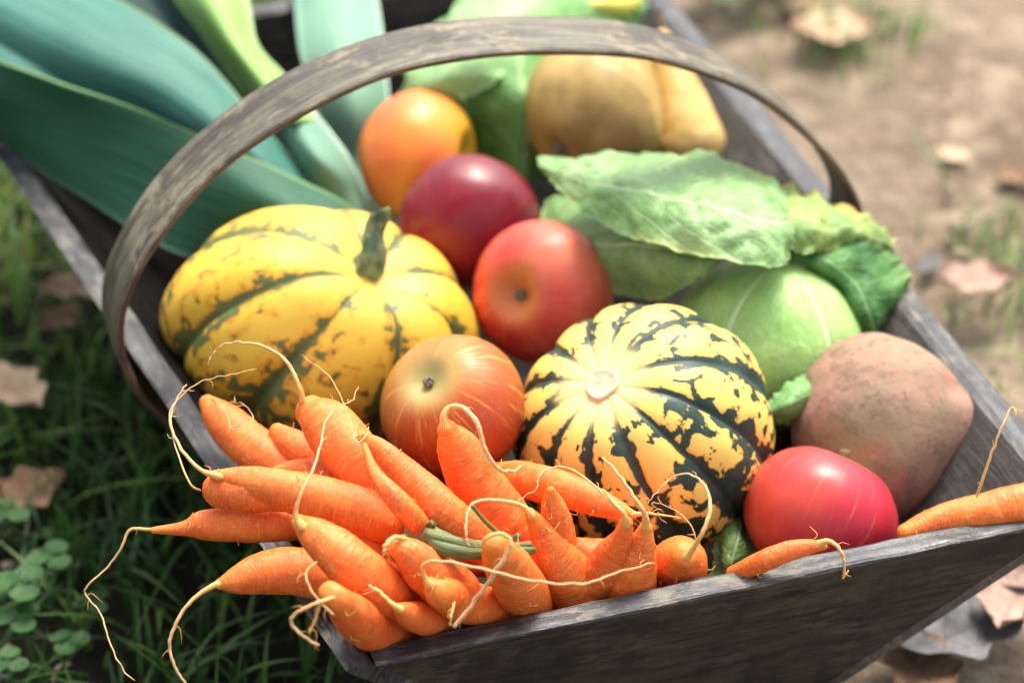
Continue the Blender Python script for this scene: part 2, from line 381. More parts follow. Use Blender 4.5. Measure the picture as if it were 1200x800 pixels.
fruit('apple', 638, 343, 85, -.005, (-42, -4, 66), apple_mat('apple_rosy', (.80, .24, .13), (.62, .035, .035), side=(-.9, 0, -.3), bias=.18, streak=.5, dark=(.45, .015, .025), yellow=(.82, .28, .12), cav=(.60, .22, .07)), 'rosy red apple with its calyx dimple facing the camera, behind the two squashes', 'apple', AP, 'calyx', (1, 1, 1.02), 3)
fruit('apple', 532, 478, 87, .012, (-36, 40, 66), apple_mat('apple_russet_striped', (.48, .25, .06), (.38, .065, .016), side=(.5, -.3, -.8), bias=.34, streak=1.0, dark=(.33, .03, .012), yellow=(.66, .35, .07), cav=(.33, .31, .11), spots=.25), 'orange-brown striped apple with greenish hollow, between the two squashes', 'apple', apple_prof(.20, .1, .9), 'calyx', (1, .99, 1.02), 4)
fruit('apple', 961, 606, 90, -.02, (42, 84, -16), apple_mat('apple_pink_red', (.62, .09, .05), (.46, .018, .038), side=(.9, 0, .1), bias=.22, streak=.3, dark=(.33, .008, .03), yellow=(.75, .2, .12), spots=.18, rough=.36), 'pinkish red apple with a brown stalk against the sweet potato', 'apple', apple_prof(.3, .14, .92, .03), 'stalk', (1.02, 1, .97), 5)

# pears
def pear_prof(neck, ln):
    def f(ph, th):
        s, c = math.sin(ph), math.cos(ph)          # c=1 calyx end, c=-1 neck
        if c >= 0: return s*(1+.02*math.cos(5*th)), c*.92-.12*math.exp(-(s/.2)**2)
        u_ = -c; r = s*(1-(1-neck)*(u_**1.1))*(1.0); r = max(r, neck*s**.5*.9) if u_ > .5 else r
        return r, -u_*ln
    return f
def pear_mat(name, a, b):
    m = Mat(name, .5, sss=.1, sssr=.006); o = m.obj(); n = m.noise(o, 40, 5, .6); n2 = m.noise(o, 14, 2); c = m.mix(m.step(n, .35, .65), a, b)
    c = m.mix(m.step(n2, .58, .7, 0, .5), c, (.30, .14, .06)); c = m.mix(m.step(m.voro(o, 220), .12, .25, .5, 0), c, (.22, .12, .04)); m.color(c); m.bump(n, .15, .001); return m.m
t, c, R, B = fruit('pear', 700, 133, 88, .012, (-55, -55, 50), pear_mat('pear_skin', (.30, .19, .05), (.46, .31, .10)), 'big brownish yellow pear lying with its dark calyx end to the camera', 'pear', pear_prof(.36, 1.25), 'calyx', (1, 1, 1), 6, .03)
t, c, R, B = fruit('pear', 806, 166, 44, -.008, (22, -100, 10), pear_mat('pear_skin_golden', (.55, .34, .09), (.66, .45, .16)), 'slimmer golden pear standing behind the big pear', 'pear', pear_prof(.42, 3.1), 'none', (1, 1, 1), 7, .03)
nb = c-B[2]*R*3.08
V, Fc, _, _ = tube(catmull([nb+B[2]*R*.05, nb-B[2]*R*.3, nb-B[2]*R*.62+B[0]*R*.1], 8), [R*.13, R*.08, R*.07, R*.06, R*.06, R*.06, R*.07, R*.08], 8); mesh('stalk', V, Fc, M_STALK.m, t)

# ------------------------------------------------------------------ squashes
def squash_prof(n, depth_, elong, top, bot, phase=0, sharp=.55):
    def f(ph, th):
        s, c = math.sin(ph), math.cos(ph)
        g = abs(math.cos((n*th+phase+.45*math.sin(2*th+1)+.3*math.sin(3*th))/2)); g = g**sharp
        r = s**.92*(1-depth_*(1-g)*min(1, s*1.6))
        z = elong*c*(1-depth_*.35*(1-g)*(1 if c > 0 else .5)*min(1, s*2.5))
        z += -top*math.exp(-(s/.33)**2) if c > 0 else bot*math.exp(-(s/.28)**2)
        return r, z
    return f
def rib_attr(at, n, phase=0):
    p = at['pol']; th = np.arctan2(p[:, 1], p[:, 0]) % (2*math.pi)
    return np.abs(np.cos((n*th+phase+.45*np.sin(2*th+1)+.3*np.sin(3*th))/2)).astype(np.float32)
def squash_mat(name, ylw, org, grn, grn2, blot, stripe, top_pale, breakup=1.0, fac=1.0, lo=.0, hal=.03, pale=.6):
    m = Mat(name, .46, sss=.08, sssr=.006, spec=.35); o = m.obj(); pol = m.attr('pol').outputs['Vector']; p = m.sep(pol); rib = m.attr('rib').outputs['Fac']
    lat = p[2]
    n1 = m.noise(o, 55*fac, 5, .62, .4); n2 = m.noise(o, 120*fac, 4, .65, .5); nb = m.noise(o, 16*fac, 3, .55)
    # stretched along the ribs
    ns = m.noise(m.comb(m.math('MULTIPLY', p[0], 7), m.math('MULTIPLY', p[1], 7), m.math('MULTIPLY', lat, 9)), 2.2, 6, .65, .35)
    base = m.mix(m.step(nb, .35, .7, 0, .5), ylw, tuple(min(1, v*1.1) for v in ylw))
    # groove stripes: rib=0 in the groove
    gs = m.math('ADD', rib, m.math('MULTIPLY', m.math('SUBTRACT', n1, .5), breakup))
    gs = m.math('ADD', gs, m.math('MULTIPLY', m.math('SUBTRACT', nb, .5), breakup*.9))
    groove = m.step(gs, stripe, stripe+.025, 1, 0)
    lower = m.step(lat, .12, .62)
    nb2 = m.noise(o, 95*fac, 2.4, .5, .9)
    bl = m.math('ADD', m.math('MULTIPLY', nb2, .72), m.math('ADD', m.math('MULTIPLY', ns, .28), m.math('ADD', m.math('MULTIPLY', m.math('SUBTRACT', 1.0, rib), .17), m.math('MULTIPLY', lower, .12+lo))))
    bm = m.step(bl, blot, blot+.014)
    g = m.math('MAXIMUM', groove, bm)
    g = m.math('MULTIPLY', g, m.step(m.math('ADD', lat, m.math('MULTIPLY', m.math('SUBTRACT', n1, .5), .10)), top_pale, top_pale+.05))
    halo = m.math('MAXIMUM', m.step(gs, stripe+.02, stripe+.22, 1, 0), m.step(bl, blot-hal, blot+.005))
    halo = m.math('MULTIPLY', halo, m.step(lat, top_pale, top_pale+.2))
    c = m.mix(m.math('MULTIPLY', halo, .85), base, org)
    c = m.mix(g, c, m.mix(m.step(n2, .35, .65), grn, grn2))
    c = m.mix(m.step(m.math('ADD', lat, m.math('MULTIPLY', m.math('SUBTRACT', ns, .5), .12)), .03, .15, pale, 0), c, (.68, .61, .40))
    m.color(c); m.bump(m.math('ADD', m.math('MULTIPLY', g, -.5), n2), .22, .0008); m.rough(m.step(n1, .3, .7, .40, .58)); return m.m
def squash(name, x, y, rpx, h, axis, mat, label, n, prof, roll, scale=(1, 1, 1), ph=0, nth=240, cam_scale=None):
    c = P(x, y, h); R = rpx*depth(c)/FPX; t = thing(name, (c[0], c[1], c[2]-R*.95), label, 'squash')
    V, Fc, at, B = rev(c, R, camdir(*axis), prof, 110, nth, roll, .035, 1.2, scale); at['rib'] = rib_attr(at, n, ph)
    if cam_scale: V = V + ((V-c) @ R_)[:, None]*R_*(cam_scale[0]-1) + ((V-c) @ U)[:, None]*U*(cam_scale[1]-1)
    ob = mesh('skin', V, Fc, mat, t, attrs=at)
    ob.data.transform(__import__('mathutils').Matrix.Translation(Vector((0, 0, -R*.95)))); ob.location = (0, 0, R*.95)
    return t, c, R, B
M_SQ1 = squash_mat('yellow_squash_skin', (.80, .51, .055), (.72, .28, .015), (.10, .15, .05), (.17, .18, .05), .66, .15, .03, .75, .95, -.02, .095, .12)
M_SQ2 = squash_mat('festival_squash_skin', (.78, .55, .13), (.74, .40, .05), (.012, .035, .03), (.03, .06, .045), .60, .28, .07, .75, 1.0, -.03)
pr1 = squash_prof(8, .11, .84, .16, .1, .6, .5)
t, c, R, B = squash('winter_squash', 380, 388, 186, -.02, (58, 74, 84), M_SQ1, 'large yellow ribbed squash with green flecks and an upright stem', 8, pr1, .55, (1.0, 1.0, 1), .6, cam_scale=(1.03, .85))
SQ1 = (c, R, B)
b = c+B[2]*R*.60
M_STEM = Mat('squash_stem', .7); _o = M_STEM.obj(); M_STEM.color(M_STEM.mix(M_STEM.step(M_STEM.noise(_o, 140, 4), .4, .65), (.06, .11, .05), (.20, .26, .14))); M_STEM.bump(M_STEM.noise(_o, 300, 3), .6, .001)
sp = catmull([b-B[2]*R*.05, b+B[2]*R*.12+U*R*.03, b+U*R*.17+B[2]*R*.12, b+U*R*.27+B[2]*R*.13+R_*R*.03, b+U*R*.29+B[2]*R*.13+R_*R*.03], 26)
V, Fc, _, _ = tube(sp, np.interp(np.linspace(0, 1, 26), [0, .15, .3, .5, .8, .96, 1], [.13, .095, .072, .060, .060, .070, .055])*R, 40, bump=lambda s, a: 1+.14*math.cos(5*a+s*30)); mesh('stem', V, Fc, M_STEM.m, t)
pr2 = squash_prof(12, .07, .90, .10, .1, 0)
t, c, R, B = squash('winter_squash', 754, 508, 155, -.006, (-50, 58, 95), M_SQ2, 'round yellow squash with dark green jagged stripes and a pale stem scar', 12, pr2, .2)
z0 = pr2(.01, 0)[1]
m = Mat('stem_scar', .9); m.color(m.mix(m.step(m.noise(m.obj(), 260, 5, .7), .4, .62), (.60, .44, .28), (.66, .54, .38))); m.bump(m.noise(m.obj(), 500, 3), .3, .001)
V = []
for i in range(8):
    for k in range(40):
        a = 2*math.pi*k/40; rr = R*.125*[0.02, .35, .6, .8, .92, 1.0, 1.06, 1.0][i]*(1+.035*math.sin(5*a+1)+.05*math.sin(3*a)); z = z0+[.015, .015, .017, .022, .028, .025, .01, -.05][i]
        V.append(c+rr*(math.cos(a)*B[0]+math.sin(a)*B[1])+B[2]*R*(z+.006*nz(math.cos(a)*3, math.sin(a)*3, i)))
Fc = grid_faces(8, 40, True)+[tuple(range(40))[::-1], tuple(7*40+k for k in range(40))]; mesh('stem_scar', V, Fc, m.m, t)

# ------------------------------------------------------------------ sweet potato
m = Mat('sweet_potato_skin', .75, sss=.05, sssr=.004, spec=.3); o_ = m.obj(); a = m.noise(o_, 20, 4, .6); b = m.noise(o_, 75, 6, .7); d = m.noise(o_, 300, 4, .7)
c_ = m.mix(m.step(a, .38, .62), (.27, .195, .13), (.38, .20, .155)); c_ = m.mix(m.step(b, .46, .62, 0, .6), c_, (.16, .11, .075)); c_ = m.mix(m.step(d, .58, .72, 0, .6), c_, (.12, .08, .055))
c_ = m.mix(m.step(m.noise(o_, 34, 2), .60, .72, 0, .5), c_, (.42, .15, .11)); m.color(c_); m.bump(m.math('ADD', b, m.math('MULTIPLY', d, .4)), .5, .002)
pc = P(1029, 503, -.022); R = 101*depth(pc)/FPX; t = thing('sweet_potato', (pc[0], pc[1], pc[2]-R), 'large dusty brown sweet potato with pink patches', 'sweet potato')
def pot(ph, th):
    s, c = math.sin(ph), math.cos(ph); return s*(1-.08*c), c*1.06
V, Fc, at, B = rev(pc, R, camdir(-22, -90, 25), pot, 80, 100, 0, .07, 1.0, (1.0, .96, 1.06), 3)
q = P(1112, 478, -.0); 
for i in range(len(V)):                      # knob on its right shoulder
    dd = np.linalg.norm(V[i]-pc-camdir(85, 8, 20)*R); V[i] += camdir(90, 0, 10)*R*.16*math.exp(-(dd/(R*.34))**2)
    dd = np.linalg.norm(V[i]-pc-camdir(68, 42, 40)*R); V[i] -= camdir(68, 42, 40)*R*.07*math.exp(-(dd/(R*.16))**2)
mesh('skin', V, Fc, m.m, t, attrs=at)

# ------------------------------------------------------------------ leaves
def leaf_mat(name, c1, c2, vein, side=9, slope=.55, rough=.45, blue=None, vw=.05, mott=.5, edge=None, trans=.25, ns=24, mid=.05, net=.35):
    m = Mat(name, rough, spec=.5); o = m.obj(); lv = m.attr('luv').outputs['Vector']; s = m.sep(lv)
    n = m.noise(o, ns, 4, .6); n2 = m.noise(o, ns*5, 4, .6)
    c = m.mix(m.step(n, .35, .65), c1, c2); c = m.mix(m.step(n2, .5, .7, 0, mott), c, tuple(v*.6 for v in c1))
    av = m.math('ABSOLUTE', s[1]); k = m.math('ADD', m.math('MULTIPLY', s[0], side), m.math('ADD', m.math('MULTIPLY', av, -slope*side*.4), m.math('MULTIPLY', m.math('SUBTRACT', n, .5), .8)))
    fr = m.math('ABSOLUTE', m.math('SUBTRACT', m.math('FRACT', k), .5)); sv = m.step(fr, 0, vw*1.6, .75, 0)
    md = m.step(av, mid*.4, mid, 1, 0)
    vor = m.voro(o, 150, 'DISTANCE_TO_EDGE'); sv2 = m.step(vor, .0, .09, net, 0)
    v = m.math('MAXIMUM', m.math('MAXIMUM', sv, md), sv2)
    c = m.mix(m.math('MULTIPLY', v, .8), c, vein)
    if edge: c = m.mix(m.math('MULTIPLY', m.step(av, .75, 1), m.step(n, .45, .6)), c, edge)
    m.color(c); m.bump(m.math('ADD', m.math('MULTIPLY', v, -.8), n2), .6, .0018)
    if trans:
        tr = m.node('ShaderNodeBsdfTranslucent'); m.put(tr.inputs[0], c); mx = m.node('ShaderNodeMixShader'); mx.inputs[0].default_value = trans
        m.nt.links.new(m.b.outputs[0], mx.inputs[1]); m.nt.links.new(tr.outputs[0], mx.inputs[2]); m.nt.links.new(mx.outputs[0], m.nt.nodes['Material Output'].inputs[0])
    return m.m
def leek_mat(name, c1, c2, edge=(.16, .30, .17)):
    m = Mat(name, .48, spec=.25); lv = m.attr('luv').outputs['Vector']; s = m.sep(lv); o = m.obj()
    n = m.noise(m.comb(m.math('MULTIPLY', s[0], 2.0), m.math('MULTIPLY', s[1], 22), 0.0), 1.5, 6, .7); n2 = m.noise(o, 10, 3)
    c = m.mix(m.step(n, .38, .62), c1, c2); c = m.mix(m.step(n2, .4, .7, 0, .5), c, tuple(min(1, v*1.25) for v in c2))
    c = m.mix(m.step(s[1], -.90, -.97), c, edge)
    m.color(c); m.bump(n, .3, .002)
    tr = m.node('ShaderNodeBsdfTranslucent'); m.put(tr.inputs[0], c); mx = m.node('ShaderNodeMixShader'); mx.inputs[0].default_value = .15
    m.nt.links.new(m.b.outputs[0], mx.inputs[1]); m.nt.links.new(tr.outputs[0], mx.inputs[2]); m.nt.links.new(mx.outputs[0], m.nt.nodes['Material Output'].inputs[0])
    return m.m
ML_BLUE = leek_mat('leek_leaf_blue_green', (.018, .105, .08), (.085, .235, .19)); ML_DARK = leek_mat('leek_leaf_deep_green', (.008, .055, .03), (.034, .120, .068), (.20, .38, .16))
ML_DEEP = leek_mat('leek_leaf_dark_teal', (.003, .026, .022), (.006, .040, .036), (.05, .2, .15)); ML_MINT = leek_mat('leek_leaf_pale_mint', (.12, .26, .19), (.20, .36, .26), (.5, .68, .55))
ML_FRESH = leek_mat('leek_leaf_fresh_green', (.20, .40, .07), (.33, .52, .18), (.5, .7, .35))

lk = thing('leek', P(300, 230, -.02), 'broad blue-green leek leaves spilling over the corner of the basket', 'leek')
def leaf(name, cols, mat, par, **k):
    V, Fc, at = patch(cols, **k); return mesh(name, V, Fc, mat, par, attrs=at)
K = dict(nu=44, nv=20, thick=.0016, wob=.0015, wobf=14)
leaf('leaf', [[(470, 300, -.015), (455, 315, -.02), (440, 330, -.04)], [(405, 240, .014), (400, 270, .016), (390, 310, -.03)], [(340, 207, .030), (338, 252, .030), (335, 318, -.025)], [(245, 163, .046), (243, 215, .030), (232, 305, -.010)], [(150, 124, .054), (152, 172, .034), (165, 275, -.004)],
              [(60, 94, .058), (66, 140, .034), (88, 226, .0)], [(-30, 62, .058), (-22, 105, .040), (-5, 172, -.005)], [(-130, 30, .048), (-120, 70, .03), (-100, 130, -.01)]], ML_DARK, lk, **K)
leaf('leaf', [[(410, 262, -.02), (400, 270, -.015), (390, 285, -.03)], [(345, 190, .008), (335, 215, .016), (320, 240, -.01)], [(292, 128, .030), (278, 165, .036), (255, 210, .006)], [(238, 68, .042), (205, 105, .046), (160, 155, .018)], [(165, 15, .05), (115, 62, .054), (72, 115, .024)],
              [(70, -40, .05), (20, 15, .054), (-25, 60, .026)], [(-60, -120, .04), (-110, -50, .046), (-140, -20, .02)]], ML_BLUE, lk, **K)
leaf('leaf', [[(190, 120, .012), (190, 140, .016), (190, 165, .0)], [(90, 60, .026), (88, 100, .032), (84, 140, .016)], [(0, 20, .030), (-8, 60, .036), (-18, 105, .02)], [(-110, -30, .02), (-120, 10, .025), (-130, 60, .01)]], ML_BLUE, lk, **K)
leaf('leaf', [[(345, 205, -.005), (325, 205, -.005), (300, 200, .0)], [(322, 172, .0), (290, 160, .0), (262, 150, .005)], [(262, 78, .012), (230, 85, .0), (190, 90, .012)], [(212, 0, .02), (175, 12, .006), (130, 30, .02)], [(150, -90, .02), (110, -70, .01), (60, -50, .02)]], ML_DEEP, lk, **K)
shaft = catmull([P(400, 300, -.045), P(450, 330, -.05), P(500, 365, -.06)], 20)
m = Mat('leek_shaft', .4); n = m.noise(m.obj(), 30, 3); m.color(m.mix(n, (.30, .42, .24), (.5, .54, .38)))
V, Fc, _, _ = tube(shaft, np.linspace(.022, .015, 20), 20); mesh('shaft', V, Fc, m.m, lk)
lk2 = thing('leek', P(400, 220, -.03), 'pale mint leek with a fresh green leaf, behind the handle', 'leek')
leaf('leaf', [[(455, 300, -.05), (440, 290, -.04), (400, 300, -.05)], [(430, 238, -.02), (400, 232, -.006), (360, 240, -.01)], [(405, 178, .005), (370, 185, .022), (325, 190, -.01)], [(352, 112, .01), (330, 125, .026), (290, 130, -.005)],
              [(305, 62, .012), (285, 72, .026), (245, 62, .0)]], ML_MINT, lk2, **K)
leaf('leaf', [[(372, 140, .012), (345, 142, .032), (310, 150, .004)], [(335, 92, .018), (308, 95, .036), (268, 85, .012)], [(300, 52, .024), (270, 45, .040), (232, 35, .016)], [(290, 0, .03), (245, -5, .044), (200, -12, .02)], [(270, -80, .03), (220, -80, .04), (170, -80, .02)]], ML_FRESH, lk2, **K)
leaf('leaf', [[(440, 262, -.05), (420, 255, -.04), (392, 250, -.05)], [(445, 195, -.035), (420, 195, -.03), (382, 190, -.035)], [(455, 125, -.01), (415, 125, .0), (368, 120, -.01)], [(450, 60, .006), (405, 60, .016), (352, 62, .006)], [(442, 0, .01), (395, 0, .02), (345, 0, .01)], [(430, -90, .01), (390, -90, .02), (335, -90, .01)]], ML_MINT, lk2, **K)

# leafy cabbage at the back
MC_A = leaf_mat('leafy_green', (.13, .34, .08), (.21, .46, .13), (.40, .62, .30), mott=.25, ns=14); MC_B = leaf_mat('leafy_light_green', (.27, .52, .19), (.38, .62, .27), (.55, .75, .45), mott=.2, ns=14)
MC_Y = leaf_mat('leafy_yellow', (.70, .66, .10), (.55, .62, .10), (.8, .8, .3), mott=.2)
lt = thing('leafy_cabbage', P(620, 110, -.09), 'loose bright green leafy cabbage behind the pear and handle', 'cabbage')
leaf('leaf', [[(560, 215, -.05), (610, 215, -.03), (680, 205, -.05)], [(540, 140, .0), (620, 140, .01), (720, 125, -.01)], [(520, 100, .012), (610, 90, .03), (735, 70, .0)], [(505, 60, .018), (610, 45, .04), (750, 30, .01)], [(528, 12, .02), (620, 0, .045), (750, -8, .02)], [(590, -60, .02), (640, -60, .03), (720, -55, .02)]], MC_A, lt, nu=50, nv=36, wob=.006, wobf=28, edge=.003)
leaf('leaf', [[(467, 116, .01), (468, 117, .01), (470, 120, .01)], [(482, 82, .03), (500, 100, .035), (522, 124, .02)], [(505, 48, .035), (535, 72, .045), (575, 100, .03)], [(535, 10, .04), (575, 35, .05), (620, 55, .035)], [(575, -30, .04), (620, -10, .05), (680, 5, .035)]], MC_B, lt, nu=44, nv=26, wob=.003, wobf=30, edge=.002)
leaf('leaf', [[(670, 30, .015), (690, 28, .02), (715, 32, .01)], [(665, 5, .03), (700, 5, .035), (745, 12, .02)], [(690, -25, .03), (720, -20, .035), (755, -10, .02)]], MC_Y, lt, nu=30, nv=20, wob=.003, wobf=30, edge=.002)

# white cabbage
cb = P(898, 402, -.012); R = 110*depth(cb)/FPX
cab = thing('cabbage', (cb[0], cb[1], cb[2]-R), 'round pale green cabbage head under its big crinkled outer leaf', 'cabbage')
def cabp(ph, th): return math.sin(ph), .92*math.cos(ph)
V, Fc, at, B = rev(cb, R, camdir(10, 70, 30), cabp, 80, 110, 0, .04, 1.5)
p = at['pol']; th = np.arctan2(p[:, 1], p[:, 0]); nn_ = 5; sec = (th/(2*math.pi)*nn_) % 1
at['luv'] = np.stack([1-p[:, 2], (sec-.5)*2, 0*th], 1)
mh = leaf_mat('cabbage_head_skin', (.25, .48, .11), (.38, .60, .19), (.56, .72, .38), side=6, slope=1.4, rough=.5, mott=.25, trans=0, ns=30, vw=.05, net=.12, mid=.09)
hd = mesh('head', V, Fc, mh, cab, attrs=at)
hp = (cb, R)
MCO = leaf_mat('cabbage_outer_leaf', (.16, .34, .10), (.27, .45, .18), (.46, .60, .32), side=8, slope=.8, rough=.45, mott=.35, edge=(.38, .50, .16), ns=26, trans=.15)
MCE = leaf_mat('cabbage_yellowing_leaf', (.20, .38, .10), (.36, .46, .12), (.52, .62, .28), side=6, rough=.5, mott=.3, edge=(.66, .40, .05), ns=40)
MCD = leaf_mat('cabbage_dark_leaf', (.035, .15, .03), (.10, .28, .055), (.26, .48, .20), side=7, rough=.5, mott=.4, edge=(.55, .50, .12), ns=26)
leaf('outer_leaf', [[(630, 190, .040), (632, 194, .042), (636, 200, .040)], [(700, 184, .048), (705, 218, .060), (700, 260, .050)], [(778, 180, .054), (776, 232, .068), (778, 290, .055)], [(835, 184, .056), (845, 245, .070), (862, 308, .056)],
                    [(898, 212, .050), (902, 262, .062), (905, 315, .050)], [(918, 225, .046), (926, 262, .054), (922, 306, .046)]],
     MCO, cab, nu=110, nv=56, thick=.0010, wob=.0026, wobf=44, edge=.0008, seed=2, blis=.0016)
leaf('outer_leaf', [[(880, 208, .040), (885, 245, .050), (905, 275, .044)], [(925, 220, .040), (925, 252, .054), (925, 292, .044)], [(960, 232, .036), (962, 262, .050), (952, 296, .040)], [(1000, 250, .026), (995, 268, .038), (985, 290, .030)], [(1026, 266, .016), (1022, 278, .022), (1018, 292, .014)], [(1046, 282, .006), (1044, 290, .008), (1038, 300, .004)]],
     MCE, cab, nu=70, nv=40, thick=.0010, wob=.004, wobf=55, edge=.0025, seed=12, blis=.0012)
leaf('outer_leaf', [[(640, 235, .0), (634, 262, .0), (640, 290, -.01)], [(690, 225, .022), (690, 285, .022), (700, 335, .0)], [(760, 235, .036), (765, 290, .040), (765, 352, .010)], [(822, 260, .040), (812, 300, .042), (805, 335, .028)], [(862, 280, .040), (850, 300, .042), (830, 318, .038)]],
     MCO, cab, nu=70, nv=44, wob=.003, wobf=40, edge=.0008, seed=4)
leaf('outer_leaf', [[(918, 300, .034), (925, 285, .036), (960, 272, .038)], [(945, 318, .026), (965, 305, .034), (1010, 280, .030)], [(972, 345, .012), (1000, 330, .022), (1052, 296, .014)], [(990, 372, .0), (1015, 362, .010), (1065, 330, .004)], [(1000, 396, -.012), (1022, 390, -.006), (1042, 365, -.008)]],
     MCD, cab, nu=64, nv=36, wob=.004, wobf=50, edge=.0018, seed=6)
leaf('outer_leaf', [[(1010, 395, -.014), (1022, 405, -.014), (1030, 415, -.03)], [(965, 425, -.004), (968, 445, -.004), (975, 470, -.03)], [(925, 450, .002), (932, 470, .004), (940, 495, -.02)], [(898, 470, .0), (905, 482, .0), (912, 496, -.01)]],
     leaf_mat('cabbage_lower_leaf', (.12, .32, .10), (.20, .44, .14), (.4, .6, .3), mott=.2), cab, nu=50, nv=24, wob=.003, wobf=50, edge=.001, seed=8)
leaf('outer_leaf', [[(830, 690, -.05), (850, 700, -.05), (880, 710, -.06)], [(835, 650, -.035), (858, 655, -.03), (885, 660, -.04)], [(850, 600, -.03), (870, 600, -.03), (890, 600, -.04)]],
     leaf_mat('cabbage_crumpled_leaf', (.09, .20, .05), (.17, .30, .08), (.4, .6, .3), mott=.4), cab, nu=30, nv=24, wob=.005, wobf=70, edge=.001, seed=9)

# ------------------------------------------------------------------ carrots
def carrot_mat():
    m = Mat('carrot_skin', .5, sss=.10, sssr=.003, spec=.4); v = m.attr('cuv').outputs['Vector']; t = m.attr('tt').outputs['Fac']; o = m.obj()
    rnd = m.node('ShaderNodeObjectInfo').outputs['Random']
    n1 = m.noise(v, 90, 4, .6); rings = m.noise(m.vmul(v, (900, 90, 90)), 1.0, 4, .6); n3 = m.noise(v, 420, 4, .65)
    c = m.mix(m.step(n1, .32, .68), (.80, .135, .016), (.85, .225, .038))
    c = m.mix(m.math('MULTIPLY', rnd, .5), c, (.72, .10, .015))
    c = m.mix(m.step(rings, .54, .70, 0, .5), c, (.88, .36, .12))
    c = m.mix(m.step(n3, .58, .70, 0, .5), c, (.90, .55, .27))
    c = m.mix(m.step(m.noise(m.vmul(v, (1100, 220, 220)), 1.0, 3, .5), .66, .72, 0, .8), c, (.22, .07, .025))
    c = m.mix(m.step(m.noise(m.vmul(v, (70, 60, 60)), 1.0, 5, .75), .56, .70, 0, .65), c, (.36, .11, .03))
    c = m.mix(m.step(m.math('ADD', t, m.math('MULTIPLY', m.math('SUBTRACT', n1, .5), .05)), .0, .15, .75, 0), c, (.80, .24, .03))
    m.color(c); m.rough(m.step(n3, .35, .65, .42, .6)); m.bump(m.math('ADD', m.math('MULTIPLY', rings, 1.2), m.math('MULTIPLY', n3, .5)), .5, .0012); return m.m
M_CAR = carrot_mat()
m = Mat('carrot_root', .6, sss=.1, sssr=.002); o_ = m.attr('cuv').outputs['Vector']; s_ = m.sep(o_)[0]
c_ = m.mix(m.step(s_, .0, .035), (.78, .40, .10), (.66, .42, .20)); c_ = m.mix(m.step(m.noise(o_, 500, 3), .5, .65), c_, (.45, .25, .10)); m.color(c_); M_ROOT = m.m
CGRP = 'carrots heaped in the near corner of the basket'
CAR = []
